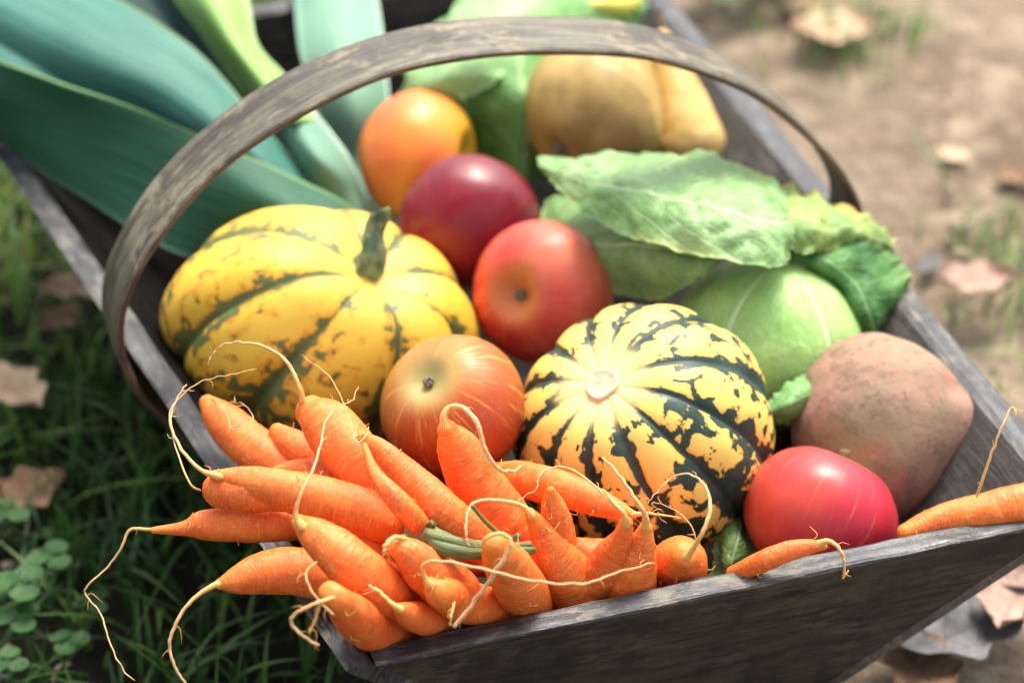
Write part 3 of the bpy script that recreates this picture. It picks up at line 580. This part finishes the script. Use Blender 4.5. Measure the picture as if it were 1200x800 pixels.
def carrot(pts, roots, label, seed, hairs=5, extra=None):
    """pts from tip to crown: (x,y,rpx,h)"""
    C = np.array([P(x, y, h) for x, y, r, h in pts]); r = np.array([q[2]*depth(c)/FPX for q, c in zip(pts, C)])
    n = 64; Cr = catmull(np.c_[C, r], n); C, r = Cr[:, :3], np.maximum(Cr[:, 3], .0012)
    def endcap(C, r, k):            # rounded end before index 0
        d = unit(C[0]-C[1]); a = np.linspace(math.pi/2, 0.12, k+1)[1:]; 
        return np.array([C[0]+d*r[0]*.9*math.cos(x) for x in a])[::-1] , np.array([r[0]*math.sin(x) for x in a])[::-1]
    a, b = endcap(C, r, 6); C, r = np.vstack([a, C]), np.r_[b, r]
    a, b = endcap(C[::-1], r[::-1], 7); C, r = np.vstack([C, a[::-1]]), np.r_[r, b[::-1]]
    sd = seed*7.3
    bump = lambda s, a: 1+.055*nz(s*55+sd, math.cos(a)*.9, math.sin(a)*.9)+.035*nz(s*210+sd, math.cos(a)*1.2, math.sin(a)*1.2)+.02*nz(s*500+sd, math.cos(a)*2.4, math.sin(a)*2.4)
    V, Fc, A, seg = tube(C, r, 30, bump=bump)
    tt = np.repeat(seg/seg[-1], 30); A = A.copy(); A[:, 0] += sd*.3
    t = thing('carrot', (C[:, 0].mean(), C[:, 1].mean(), V[:, 2].min()), label, 'carrot', CGRP)
    mesh('body', V, Fc, M_CAR, t, attrs={'cuv': A, 'tt': tt})
    rootc = []
    for rt in roots:
        q = np.array([P(x, y, h) for x, y, w_, h in rt]); wr = np.array([w_*.5*(.78 if i_ else 1.0)*depth(c)/FPX for i_, ((x, y, w_, h), c) in enumerate(zip(rt, q))])
        m_ = 8*len(rt); Q = catmull(np.c_[q, wr], m_); c3, w3 = Q[:, :3], np.maximum(Q[:, 3], .00016); w3[0] *= .25; w3[1] *= .75; w3[-1] *= .5
        c3 = c3+np.array([[nz(i*.35+sd, 1, 0), nz(i*.35, 2+sd, 0), nz(i*.35, 3, sd)] for i in range(m_)])*.0011*np.linspace(0, 1, m_)[:, None]
        V, Fc, A, _ = tube(c3, w3, 8, bump=lambda s, a: 1+.18*nz(s*300+sd, 0, 0)); mesh('taproot', V, Fc, M_ROOT, t, attrs={'cuv': A}); rootc.append((c3, w3))
    # fine rootlets grouped on the skin
    if hairs:
        Vs, Fs, As = [], [], []; rs = random.Random(seed)
        for k in range(hairs):
            i = rs.randrange(8, len(C)-10); T = unit(C[i+1]-C[i-1]); up = unit(np.cross(T, unit(np.array([rs.uniform(-1, 1), rs.uniform(-1, .3), rs.uniform(-.4, .6)]))))
            if up @ -F < 0: up = -up
            sidev = unit(np.cross(T, up)); p0 = C[i]+up*r[i]*.93; ln = rs.uniform(.003, .009)
            q = catmull([p0, p0+up*ln*.35+T*ln*rs.uniform(-.3, .3), p0+up*ln*.5+sidev*ln*rs.uniform(-.8, .8)+T*ln*rs.uniform(-.5, .5)], 7)
            V, Fc, A, _ = tube(q, np.linspace(.00028, .0001, 7), 5); Fs += [tuple(x+len(Vs) for x in f) for f in Fc]; Vs += V.tolist(); As += A.tolist()
        for c3, w3 in rootc:
            for k in range(3):
                i = rs.randrange(4, len(c3)-2); T = unit(c3[i+1]-c3[i-1]); sv = unit(np.cross(T, -F))*rs.choice([-1, 1]); ln = rs.uniform(.0015, .006)
                q = catmull([c3[i], c3[i]+sv*ln*.5+T*ln*rs.uniform(0, .6), c3[i]+sv*ln*rs.uniform(.6, 1)+T*ln*rs.uniform(.3, 1.2)-U*ln*.2], 6)
                V, Fc, A, _ = tube(q, np.linspace(.00026, .00009, 6), 5); Fs += [tuple(x+len(Vs) for x in f) for f in Fc]; Vs += V.tolist(); As += A.tolist()
        mesh('rootlets', Vs, Fs, M_ROOT, t, attrs={'cuv': As})['kind'] = 'stuff'
    return t
carrot([(243, 472, 10, .022), (262, 493, 22, .021), (298, 526, 27, .018), (350, 562, 25, .012), (410, 600, 24, .004)], [[(240, 469, 3, .026), (252, 468, 1.6, .03), (266, 485, 1.4, .046), (272, 502, 1.4, .046), (290, 498, 1.2, .046), (297, 489, 1.2, .045), (285, 473, 1.1, .044), (272, 471, 1, .04)]], 'stubby carrot with a blunt dark tip, between the left rim and the yellow squash', 1)
carrot([(325, 505, 10, .028), (345, 522, 19, .026), (385, 552, 21, .018), (430, 590, 20, .004)], [], 'small carrot stump tucked between the blunt dark-tipped carrot and the thick arching-root one', 2)
carrot([(364, 482, 19, .052), (385, 500, 32, .050), (420, 540, 34, .042), (455, 580, 33, .030), (490, 615, 28, .018)], [[(356, 476, 11, .056), (350, 452, 8, .066), (336, 424, 6, .074), (312, 407, 4.6, .078), (285, 401, 3.4, .078), (262, 404, 2.6, .075), (249, 415, 2.1, .070), (243, 427, 1.6, .066)]], 'thick carrot with a pale root arching over the yellow squash', 3)
carrot([(424, 512, 6, .062), (445, 526, 13, .062), (480, 560, 20, .054), (520, 600, 24, .042), (556, 632, 24, .022), (585, 660, 20, .002)], [[(424, 512, 5, .062), (432, 505, 3, .066), (418, 518, 2, .068), (405, 478, 1.4, .070), (385, 440, 1.4, .068), (352, 415, 1, .060)]], 'long carrot running diagonally down from the striped apple to the carrot greens', 4)
carrot([(427, 521, 3.5, .068), (438, 552, 7, .066), (455, 575, 12, .062), (478, 600, 14, .052), (500, 625, 13, .034)], [[(427, 521, 4, .060), (425, 510, 2.2, .066), (433, 500, 1.6, .068)]], 'thin yellowish carrot squeezed between two long carrots', 5, 2)
carrot([(524, 503, 12, .064), (536, 525, 25, .053), (556, 565, 33, .034), (582, 610, 40, .012), (600, 650, 36, -.008)], [[(522, 506, 14, .064), (520, 487, 12, .071), (528, 477, 10, .074), (543, 478, 8.5, .075), (559, 496, 8, .072), (568, 525, 7.5, .062), (582, 548, 7, .052), (600, 552, 4.5, .046), (612, 545, 3, .044)]], 'fat upright carrot with a hooked white root in front of the striped apple', 6)
carrot([(742, 603, 5, .026), (705, 590, 16, .024), (655, 572, 22, .020), (612, 562, 22, .012), (580, 560, 18, .000)], [[(738, 603, 8, .027), (765, 602, 4.5, .028), (798, 607, 2.2, .028)], [(728, 600, 5, .03), (700, 572, 4, .034), (672, 551, 3, .037), (648, 547, 2.4, .037), (632, 558, 2, .036), (628, 573, 1.6, .034), (606, 586, 1.4, .032)]], 'smooth carrot lying level against the green striped squash', 7)
carrot([(645, 574, 5, .046), (648, 592, 14, .036), (653, 620, 20, .022), (656, 660, 22, .0), (658, 690, 20, -.016)], [], 'short pointed carrot with a black tip standing behind the one with an arching root', 8)
carrot([(620, 600, 6, .038), (631, 617, 13, .029), (644, 640, 22, .017), (660, 667, 31, .002), (680, 695, 38, -.016), (694, 718, 38, -.032)], [[(626, 608, 13, .036), (612, 593, 9, .043), (590, 587, 6.5, .049), (565, 586, 5.2, .053), (552, 592, 4.6, .054), (547, 606, 4.4, .052), (546, 625, 4.2, .048), (548, 640, 3.4, .044)]], 'big cone of a carrot standing at the rim, its root arching left', 9)
carrot([(579, 638, 15, .053), (587, 650, 23, .044), (600, 672, 29, .026), (613, 695, 31, .000), (620, 712, 28, -.018)], [[(564, 642, 3, .060), (570, 631, 6, .065), (584, 625, 7, .067), (596, 630, 7.5, .066), (597, 643, 7.5, .062), (580, 670, 7, .052), (555, 706, 6.5, .036), (531, 735, 6.5, .026)]], 'blunt round-ended carrot with a straight root crossing down to the rim', 10)
carrot([(462, 640, 11, .046), (478, 648, 19, .043), (500, 668, 28, .032), (535, 695, 30, .014)], [[(480, 634, 8, .048), (464, 629, 8, .053), (453, 637, 7, .054), (449, 650, 5, .050)]], 'carrot with a short curled tip beside the green stalks', 11)
carrot([(503, 682, 8, .034), (516, 694, 19, .030), (545, 704, 26, .010), (588, 714, 22, -.010), (635, 722, 16, -.026)], [[(507, 690, 13, .036), (497, 674, 8, .042), (496, 662, 6, .047), (510, 657, 5, .050), (545, 662, 5, .054), (590, 673, 4.6, .056), (640, 682, 4, .056), (690, 682, 3.4, .054), (730, 668, 2.6, .050), (768, 660, 2, .044)], [(533, 704, 3, .038), (529, 720, 3.4, .037), (527, 733, 3, .033)]], 'knobbly carrot against the rim with a long root trailing across the others', 12)
carrot([(351, 612, 10, .052), (372, 628, 22, .050), (405, 655, 29, .044), (440, 685, 31, .028), (470, 708, 27, .006)], [[(358, 622, 18, .054), (347, 604, 9, .060), (352, 580, 5.5, .068), (366, 552, 4.5, .074), (376, 520, 3.4, .078), (381, 495, 2.6, .078), (395, 477, 2, .076), (412, 470, 1.6, .074), (419, 452, 1.3, .072)], [(350, 612, 12, .052), (356, 632, 6, .046), (362, 645, 3, .040)]], 'smooth plump carrot with a thin root rising straight up from its tip', 13)
carrot([(252, 557, 7, .044), (285, 563, 18, .043), (330, 573, 24, .043), (390, 588, 28, .040), (450, 608, 28, .034), (482, 616, 22, .030)], [[(262, 560, 12, .046), (235, 550, 7, .048), (212, 525, 5, .052), (200, 495, 3.4, .056), (206, 470, 2.4, .060), (219, 450, 2, .064)], [(236, 575, 3, .038), (222, 565, 3.2, .046), (205, 520, 2.4, .052), (200, 480, 2, .058), (230, 450, 1.6, .064), (262, 441, 1.2, .066), (300, 432, 1, .064)]], 'long forked carrot with green stalks still on its crown', 14, 8)
CF = carrot.__globals__
t14 = [o for o in COL.objects if o.get('label', '').startswith('long forked')][0]
Cc = np.array([P(x, y, h) for x, y, h in [(238, 573, .036), (262, 574, .036), (300, 578, .038), (345, 585, .036)]]); V, Fc, A, sg = tube(catmull(Cc, 34), np.interp(np.linspace(0, 1, 34), [0, .05, .2, .6, 1], [.003, .0052, .0085, .0095, .006]), 26, bump=lambda s, a: 1+.05*nz(s*200, math.cos(a), math.sin(a)))
mesh('side_root', V, Fc, M_CAR, t14, attrs={'cuv': A, 'tt': np.repeat(.1+sg/sg[-1]*.9, 26)})
carrot([(325, 552, 7, .026), (352, 552, 15, .026), (400, 562, 22, .024), (450, 580, 22, .014)], [], 'pale-shouldered carrot mostly hidden behind the long forked one', 15, 2)
carrot([(180, 621, 4, .016), (215, 619, 9, .017), (240, 615, 18, .018), (285, 615, 20, .018), (335, 613, 21, .018), (385, 612, 18, .015), (430, 618, 14, .008)], [[(198, 620, 9, .0165), (175, 620, 6, .016), (152, 621, 5, .014), (143, 640, 3.8, .008), (128, 662, 3.2, .000), (105, 684, 2.8, -.006), (100, 695, 2.8, -.010), (118, 720, 2.6, -.016), (130, 755, 2.4, -.022), (145, 785, 2.2, -.028), (158, 797, 1.6, -.03)]], 'carrot poking out over the side, its thin zigzag root hanging far down', 16, 8)
carrot([(258, 684, 7, .017), (276, 680, 16, .018), (310, 671, 26, .019), (355, 670, 28, .019), (400, 682, 26, .014), (440, 700, 20, .006)], [[(262, 684, 13, .017), (248, 687, 9, .018), (222, 706, 6, .014), (204, 735, 5.4, .006), (199, 760, 5, -.002), (207, 785, 4.4, -.010), (222, 806, 4, -.018), (240, 830, 3, -.03)]], 'carrot over the side, with a thick root curving down past the picture edge', 17, 4)
carrot([(386, 694, 14, .050), (396, 703, 17, .048), (415, 722, 25, .026), (437, 735, 29, .004), (470, 745, 27, -.014), (490, 750, 22, -.024)], [[(393, 699, 6, .056), (372, 706, 5.5, .058), (350, 716, 5.5, .055), (341, 728, 5, .05), (352, 742, 4.6, .046), (374, 757, 4.4, .040)], [(376, 703, 3, .058), (372, 718, 4.4, .052), (362, 742, 4, .044)], [(372, 657, 1.6, .06), (360, 668, 2.4, .062), (361, 684, 2.4, .062), (374, 704, 2.6, .058), (392, 720, 2.4, .054)]], 'carrot with a ball-shaped tip and a hooked root, in the very corner of the basket', 18)
carrot([(466, 712, 6, .032), (480, 720, 16, .020), (500, 725, 20, .004), (525, 730, 17, -.012)], [[(473, 716, 12, .033), (458, 706, 8, .037), (444, 693, 6.5, .040), (432, 686, 5, .042)]], 'tiny round carrot with a stubby tail, next to the corner carrot', 19, 2)
carrot([(734, 612, 8, .034), (728, 632, 14, .024), (716, 652, 21, .012), (702, 675, 25, -.002), (692, 695, 24, -.014)], [[(734, 618, 14, .033), (731, 602, 9, .041), (720, 590, 7, .044), (706, 573, 4, .047)]], 'leaning carrot with a narrow neck behind the upright one near the rim', 20)
carrot([(757, 618, 8, .030), (752, 636, 16, .021), (743, 660, 27, .007), (735, 685, 34, -.010), (732, 705, 34, -.024)], [[(757, 622, 14, .029), (756, 604, 9, .038), (748, 590, 8, .044), (735, 570, 6, .050), (720, 550, 4.6, .055), (705, 535, 3.2, .058)]], 'bell-shaped upright carrot with a root leaning left over the dark squash', 21)
carrot([(801, 651, 17, .008), (798, 656, 29, .000), (795, 664, 34, -.012), (790, 690, 32, -.034)], [[(802, 657, 13, .032), (812, 643, 9, .040), (824, 622, 7, .050), (832, 597, 6, .056), (828, 573, 4.6, .060), (812, 557, 3.4, .062), (790, 558, 2.4, .060), (770, 575, 2, .056), (758, 592, 1.4, .052)], [(809, 660, 1.4, .036), (816, 642, 1.6, .042), (812, 620, 1.6, .048), (797, 602, 1.6, .05), (775, 590, 1.4, .05), (763, 591, 1.4, .05), (778, 600, 1, .046)]], 'round carrot end seen head-on below the dark squash, root looping up', 22)
carrot([(966, 640, 4, .013), (950, 640, 9, .014), (925, 645, 12, .013), (895, 657, 13, .008), (860, 672, 10, -.004)], [[(955, 639, 12, .014), (972, 634, 8, .018), (985, 645, 5.6, .016), (989, 660, 4.6, .010), (989, 676, 3.8, .002)], [(987, 678, 3, .001), (994, 668, 2, .004)]], 'slender carrot lying across the rim below the pinkish red apple', 23, 2)
carrot([(1062, 625, 12, -.006), (1100, 610, 18, -.003), (1150, 600, 22, .0), (1200, 590, 24, .002), (1260, 578, 24, .002)], [[(1144, 583, 4, .014), (1152, 560, 4.6, .024), (1163, 528, 4, .036), (1174, 500, 3.4, .046), (1186, 477, 3, .052), (1191, 488, 2.4, .050)]], 'long carrot by itself behind the front rim beside the sweet potato', 24, 3)
# darker carrots deeper in the heap
for k, (pts, lab) in enumerate([
    ([(372, 622, 6, .030), (400, 630, 16, .026), (440, 648, 20, .018), (490, 668, 18, .006)], 'shadowed carrot lying beneath the long forked one'),
    ([(455, 662, 10, .018), (490, 690, 22, .006), (540, 700, 24, -.012)], 'carrot buried under the curled-tip and the smooth plump carrots'),
    ([(640, 640, 16, -.005), (690, 650, 20, -.012), (740, 650, 20, -.02)], 'carrot buried behind the cone-shaped carrot'),
    ([(520, 640, 16, .004), (560, 655, 20, .0), (600, 650, 20, -.01)], 'carrot under the green stalks in the heap'),
    ([(420, 590, 18, .012), (480, 625, 24, .006), (540, 640, 24, -.01)], 'carrot wedged below the thick and long carrots')]):
    carrot(pts, [], lab, 30+k, 0)
# green stalks on the forked carrot
m = Mat('carrot_stalk', .5, sss=.1, sssr=.003); n = m.noise(m.vmul(m.attr('cuv').outputs['Vector'], (60, 500, 500)), 1.0, 3); m.color(m.mix(m.step(n, .35, .65), (.035, .05, .02), (.17, .21, .05))); m.bump(n, .5, .001)
m2 = Mat('carrot_crown', .6); m2.color(m2.mix(m2.noise(m2.obj(), 200, 3), (.10, .12, .06), (.30, .30, .15)))
def stalk(pts, mat=m.m):
    C = np.array([P(x, y, h) for x, y, r, h in pts]); r = [q[2]*depth(c)/FPX for q, c in zip(pts, C)]; Q = catmull(np.c_[C, r], 26)
    V, Fc, A, _ = tube(Q[:, :3], Q[:, 3], 12, bump=lambda s, a: 1+.08*math.cos(4*a)); mesh('stalk', V, Fc, mat, t14, attrs={'cuv': A})
stalk([(486, 620, 17, .036), (500, 626, 15, .038), (514, 632, 13, .038), (540, 636, 8, .030), (575, 640, 5, .028)], m2.m)
stalk([(500, 628, 10, .044), (525, 634, 9, .044), (560, 642, 8, .040), (600, 640, 5, .034), (622, 638, 4.5, .032)])
stalk([(505, 636, 10, .042), (530, 645, 9, .042), (570, 648, 7, .038), (625, 644, 5, .030)])
stalk([(500, 622, 6, .040), (504, 616, 5, .044), (508, 612, 5, .046)])
stalk([(553, 592, 2.5, .060), (568, 610, 2.8, .052), (588, 628, 3.2, .044), (612, 650, 3.4, .030)])
stalk([(560, 645, 3, .03), (590, 636, 4, .046), (608, 627, 4, .052)])

# ------------------------------------------------------------------ garden floor: grass, clover, litter
def inside_base(x, y, mrg=.0):
    q = quadline(SL_IN-mrg, EN_IN-mrg, 0); s = 0
    for i in range(4):
        a, b = q[i], q[(i+1) % 4]; cr = (b[0]-a[0])*(y-a[1])-(b[1]-a[1])*(x-a[0])
        if cr < 0: return False
    return True
gm = Mat('grass_blade', .5, spec=.35); rv = gm.attr('rv').outputs['Fac']; hv = gm.attr('hv').outputs['Fac']
c_ = gm.ramp(rv, [(0, (.030, .075, .022)), (.5, (.055, .14, .025)), (.8, (.16, .30, .05)), (.93, (.28, .40, .08)), (1, (.35, .28, .13))])
gm.color(c_); tr = gm.node('ShaderNodeBsdfTranslucent'); gm.put(tr.inputs[0], c_); mx = gm.node('ShaderNodeMixShader'); mx.inputs[0].default_value = .35
gm.nt.links.new(gm.b.outputs[0], mx.inputs[1]); gm.nt.links.new(tr.outputs[0], mx.inputs[2]); gm.nt.links.new(mx.outputs[0], gm.nt.nodes['Material Output'].inputs[0])
V = []; Fc = []; RV = []
rs = random.Random(3)
def blade(x, y, hgt, wd, lean, az, rv_):
    s0 = len(V); dx, dy = math.cos(az), math.sin(az); cv = rs.uniform(.3, 1.6); tw = rs.uniform(-.5, .5)
    n = 6
    for i in range(n):
        u_ = i/(n-1); o = lean*hgt*(u_**1.8)*cv; z = hgt*(u_-.35*lean*u_*u_)-.004; ww = wd*(1-u_**2.2)*.5+.0001
        px, py = x+dx*o, y+dy*o; a = az+math.pi/2+tw*u_
        for sgn in (-1, 1): V.append((px+math.cos(a)*ww*sgn, py+math.sin(a)*ww*sgn, z)); RV.append(rv_)
    for i in range(n-1): Fc.append((s0+2*i, s0+2*i+1, s0+2*i+3, s0+2*i+2))
cnt = 0
while cnt < 17000:
    x = rs.uniform(-.95, .02); y = rs.uniform(-.6, 1.5); edge_ = -.10+.12*nz(y*3, 1)
    cl = nz(x*9, y*9)*.5+.5
    if x > edge_ and rs.random() < .9: continue
    if rs.random() > cl*1.25 or inside_base(x, y, .004): continue
    near = max(0, 1-abs(y)/1.0); h_ = rs.uniform(.022, .075)*(.6+.7*cl); 
    blade(x, y, h_, rs.uniform(.0018, .0048), rs.uniform(.2, 1.3), rs.uniform(0, 6.28), min(1, max(0, rs.gauss(.28+.42*min(1, max(0, (y-.06)*5)), .20)))); cnt += 1  # nearer blades coloured darker for shade, farther ones brighter for sun
for k in range(700):          # thin tufts at the right of the basket
    cx, cy = rs.choice([(.36, .18), (.42, .12), (.44, .22), (.40, .05), (.47, .12), (.25, .62), (.33, .30)]); x, y = rs.gauss(cx, .03), rs.gauss(cy, .035)
    if inside_base(x, y, .01): continue
    blade(x, y, rs.uniform(.012, .045), rs.uniform(.0014, .003), rs.uniform(.3, 1.4), rs.uniform(0, 6.28), rs.uniform(.4, .9))
for k in range(9000):         # lawn beyond the picture, thinner
    x, y = rs.uniform(-4, 4), rs.uniform(-2.5, 5)
    if abs(x) < .9 and -.6 < y < 1.3: continue
    if x > -.1 and rs.random() < .6: continue
    blade(x, y, rs.uniform(.03, .08), rs.uniform(.004, .008), rs.uniform(.2, 1.2), rs.uniform(0, 6.28), rs.uniform(.2, .9))
o = mesh('grass', V, Fc, gm.m, base=(0, 0, 0), smooth=False, attrs={'rv': RV}); o['kind'] = 'stuff'; tag(o, 'dense green grass growing on the dark soil round the basket', 'grass')

# clover
def round_leaf(c, R, az, tilt, cup=.25, n=8, m_=18):
    B = basis((math.cos(az)*math.sin(tilt), math.sin(az)*math.sin(tilt), math.cos(tilt)), az); V = []; A = []
    for i in range(n):
        for k in range(m_):
            a = 2*math.pi*k/m_; r = R*(i+.02)/(n-1)*(1-.16*math.exp(-((a-math.pi)/.35)**2)); V.append(c+B[0]*r*math.cos(a)+B[1]*r*math.sin(a)+B[2]*(cup*r*r/R+.05*R*nz(a, i*.5, az))); A.append((i/(n-1), math.cos(a), 0))
    return V, grid_faces(n, m_, True), A
MCL = leaf_mat('clover_leaf', (.018, .085, .014), (.045, .15, .028), (.08, .19, .05), side=3, mott=.2, trans=.3, ns=60)
MCS = Mat('clover_stem', .5); MCS.color((.10, .22, .05))
def clover(px, py, hs, R, label):
    g0 = P(px, py+20, -ZR+.0); t = thing('clover', (g0[0], g0[1], 0), label, 'clover', 'clover plants in the grass beside the basket')
    nl = 3
    top = P(px, py, -ZR+hs)
    for k in range(nl):
        a = 2*math.pi*k/nl+px; c = top+np.array([math.cos(a), math.sin(a), 0])*R*.95
        V, Fc, A = round_leaf(c, R, a, .25+.2*math.sin(k+px), ); o = mesh('leaflet', V, Fc, MCL, t, attrs={'luv': A})
    V, Fc, _, _ = tube(catmull([g0*np.array([1, 1, 0])-np.array([0, 0, .002]), (g0*np.array([1, 1, 0])+top)/2+np.array([.003, 0, 0]), top], 8), [.0008]*8, 6); mesh('stem', V, Fc, MCS.m, t)
for i, (a, b, hh, r, l) in enumerate([(60, 652, .045, .007, 'clover at the top of the patch left of the basket, half hidden in grass'), (22, 684, .05, .0085, 'large bright clover at the left edge of the lawn'), (22, 724, .04, .007, 'clover just under the large bright one'), (80, 752, .03, .006, 'dark clover lowest in the patch, deep in the grass'), (8, 600, .04, .007, 'small clover by the left edge, well above the large bright one'), (108, 705, .02, .0055, 'dim clover behind the hanging zigzag root'), (10, 775, .035, .006, 'small clover near the bottom left corner')]):
    clover(a, b, hh, r, l)

# fallen leaves
def litter_mat(name, c1, c2): return leaf_mat(name, c1, c2, tuple(v*.7 for v in c1), side=6, rough=.8, mott=.5, trans=.1, ns=40)
ML = [litter_mat('dry_leaf_tan', (.52, .36, .23), (.68, .50, .34)), litter_mat('dry_leaf_pinkish', (.40, .25, .20), (.52, .36, .28)), litter_mat('dry_leaf_grey', (.10, .10, .11), (.22, .21, .22)), litter_mat('dry_leaf_brown', (.20, .11, .06), (.34, .21, .12))]
def dead_leaf_geo(c, L_, W_, az, curl, nu=18, nv=11, sd=0, z0=.004):
    V = []; A = []; ca, sa = math.cos(az), math.sin(az)
    for i in range(nu):
        u_ = i/(nu-1); wd = W_*.5*(math.sin(math.pi*min(1, u_*.97+.02))**.75)*(1+.22*math.sin(u_*17+sd)*math.sin(math.pi*u_))
        for j in range(nv):
            v = j/(nv-1)*2-1; x = (u_-.5)*L_; y = v*wd; z = z0+curl*(v*v*.5+(u_-.5)**2*1.4)*W_*.5+.12*W_*(.6+nz(u_*4+sd, v*2, sd))*.6
            V.append((c[0]+x*ca-y*sa, c[1]+x*sa+y*ca, c[2]+z)); A.append((u_, v, 0))
    n = len(V); F1 = grid_faces(nu, nv); V2 = [(a, b, d-.0006) for a, b, d in V]
    return V+V2, F1+[tuple(q+n for q in f[::-1]) for f in F1], A+A
def dead_leaf(px, py, L_, W_, az, mat, label, curl=.6, sd=0, z=0):
    c = P(px, py, -ZR+z); V, Fc, A = dead_leaf_geo(c, L_, W_, az, curl, sd=sd); o = mesh('fallen_leaf', V, Fc, mat, attrs={'luv': A}); tag(o, label, 'fallen leaf', 'fallen leaves on the ground')
dead_leaf(975, 48, .062, .045, .25, ML[0], 'pale tan fallen leaf on bare soil beyond the handle', sd=1)
dead_leaf(935, 14, .035, .024, 1.4, ML[0], 'small tan fallen leaf just beyond the pale one on bare soil', sd=2)
dead_leaf(1142, 340, .048, .034, .1, ML[1], 'pinkish brown fallen leaf beside the basket near the sweet potato', sd=3, z=.012)
dead_leaf(97, 347, .048, .030, .3, ML[0], 'tan fallen leaf in the grass next to the left handle foot', sd=4, z=.028)
dead_leaf(14, 468, .055, .036, 2.4, ML[0], 'buff fallen leaf lying in the grass at the left edge', sd=5, z=.030)
dead_leaf(70, 385, .034, .022, .9, ML[3], 'brown fallen leaf in the grass under the tan one', sd=6, z=.02)
dead_leaf(1120, 752, .090, .055, .45, ML[2], 'large dark grey withered leaf on the soil under the front board', sd=7, z=.008)
dead_leaf(1186, 715, .055, .038, 1.1, ML[1], 'reddish brown fallen leaf lying over the grey withered one', sd=8, z=.018)
dead_leaf(1075, 792, .06, .04, 2.0, ML[3], 'brown leaf in the shade below the grey withered one', sd=9, z=.004)
dead_leaf(30, 590, .05, .035, .5, ML[3], 'brown leaf sunk in dark grass left of the hanging roots', sd=10, z=.016)
# litter that nobody could count
V = []; Fc = []; A = []; MI = []
for k in range(420):
    x, y = rs.uniform(-.7, 1.6), rs.uniform(-.6, 2.2)
    if x < -.05 and rs.random() < .55: continue
    if inside_base(x, y, .01): continue
    s_ = rs.uniform(.008, .03); v, f, a = dead_leaf_geo((x, y, -.002), s_, s_*rs.uniform(.4, .8), rs.uniform(0, 6.28), rs.uniform(.1, .9), 7, 5, rs.uniform(0, 50), .001)
    Fc += [tuple(q+len(V) for q in ff) for ff in f]; MI += [rs.choice([0, 1, 1, 3, 3, 2])]*len(f); V += v; A += a
o = mesh('leaf_litter', V, Fc, None, base=(0, 0, 0), attrs={'luv': A}, mats=ML, midx=MI); o['kind'] = 'stuff'; tag(o, 'scattered crumbs of dry brown leaves on the soil', 'leaf litter')
V = []; Fc = []
for k in range(500):
    x, y = rs.uniform(-.5, 1.5), rs.uniform(-.6, 2.0)
    if inside_base(x, y, .01): continue
    if rs.random() < .5:
        a = rs.uniform(0, 6.28); ln = rs.uniform(.01, .05); q = [np.array([x, y, .003]), np.array([x+math.cos(a)*ln*.5, y+math.sin(a)*ln*.5, .007]), np.array([x+math.cos(a+.3)*ln, y+math.sin(a+.3)*ln, .003])]
        v, f, _, _ = tube(catmull(q, 6), [rs.uniform(.0006, .0016)]*6, 6)
    else:
        r = rs.uniform(.003, .009); v = []; 
        for i in range(7):
            for j in range(10):
                ph, th = math.pi*(i+.01)/6.02, 2*math.pi*j/10; d = 1+.3*nz(math.sin(ph)*math.cos(th)*1.5+k, math.sin(ph)*math.sin(th)*1.5, math.cos(ph)); v.append((x+r*d*math.sin(ph)*math.cos(th), y+r*d*math.sin(ph)*math.sin(th), r*.3+.6*r*d*math.cos(ph)))
        f = [q[::-1] for q in grid_faces(7, 10, True)]
    Fc += [tuple(q+len(V) for q in ff) for ff in f]; V += [tuple(p) for p in v]
m = Mat('crumbs', .9); m.color(m.mix(m.noise(m.obj(), 60, 2), (.12, .085, .06), (.34, .27, .20)))
o = mesh('soil_crumbs', V, Fc, m.m, base=(0, 0, 0)); o['kind'] = 'stuff'; tag(o, 'small soil crumbs, pebbles and bits of twig on the bare ground', 'soil crumbs')
# low leafy weed beyond the basket
def weed(px, py, n, s, label, mat=MCL):
    g0 = P(px, py, -ZR); t = thing('weed', (g0[0], g0[1], 0), label, 'weed')
    for k in range(n):
        a = 6.28*k/n+.5; c = np.array([g0[0]+math.cos(a)*s, g0[1]+math.sin(a)*s, .018+.012*random.random()]); V, Fc, A = round_leaf(c, s*.7, a, .5); mesh('leaf', V, Fc, mat, t, attrs={'luv': A})
        V, Fc, _, _ = tube(catmull([np.array([g0[0], g0[1], -.002]), (c+np.array([g0[0], g0[1], 0]))/2+np.array([0, 0, .01]), c], 7), [.0009]*7, 5); mesh('stem', V, Fc, MCS.m, t)
weed(850, 6, 6, .020, 'low weed with rounded leaves on the soil beyond the handle')
weed(905, -2, 5, .018, 'smaller low weed right of the first, at the top edge')
for o in bpy.data.objects:
    if '_org' in o: del o['_org']
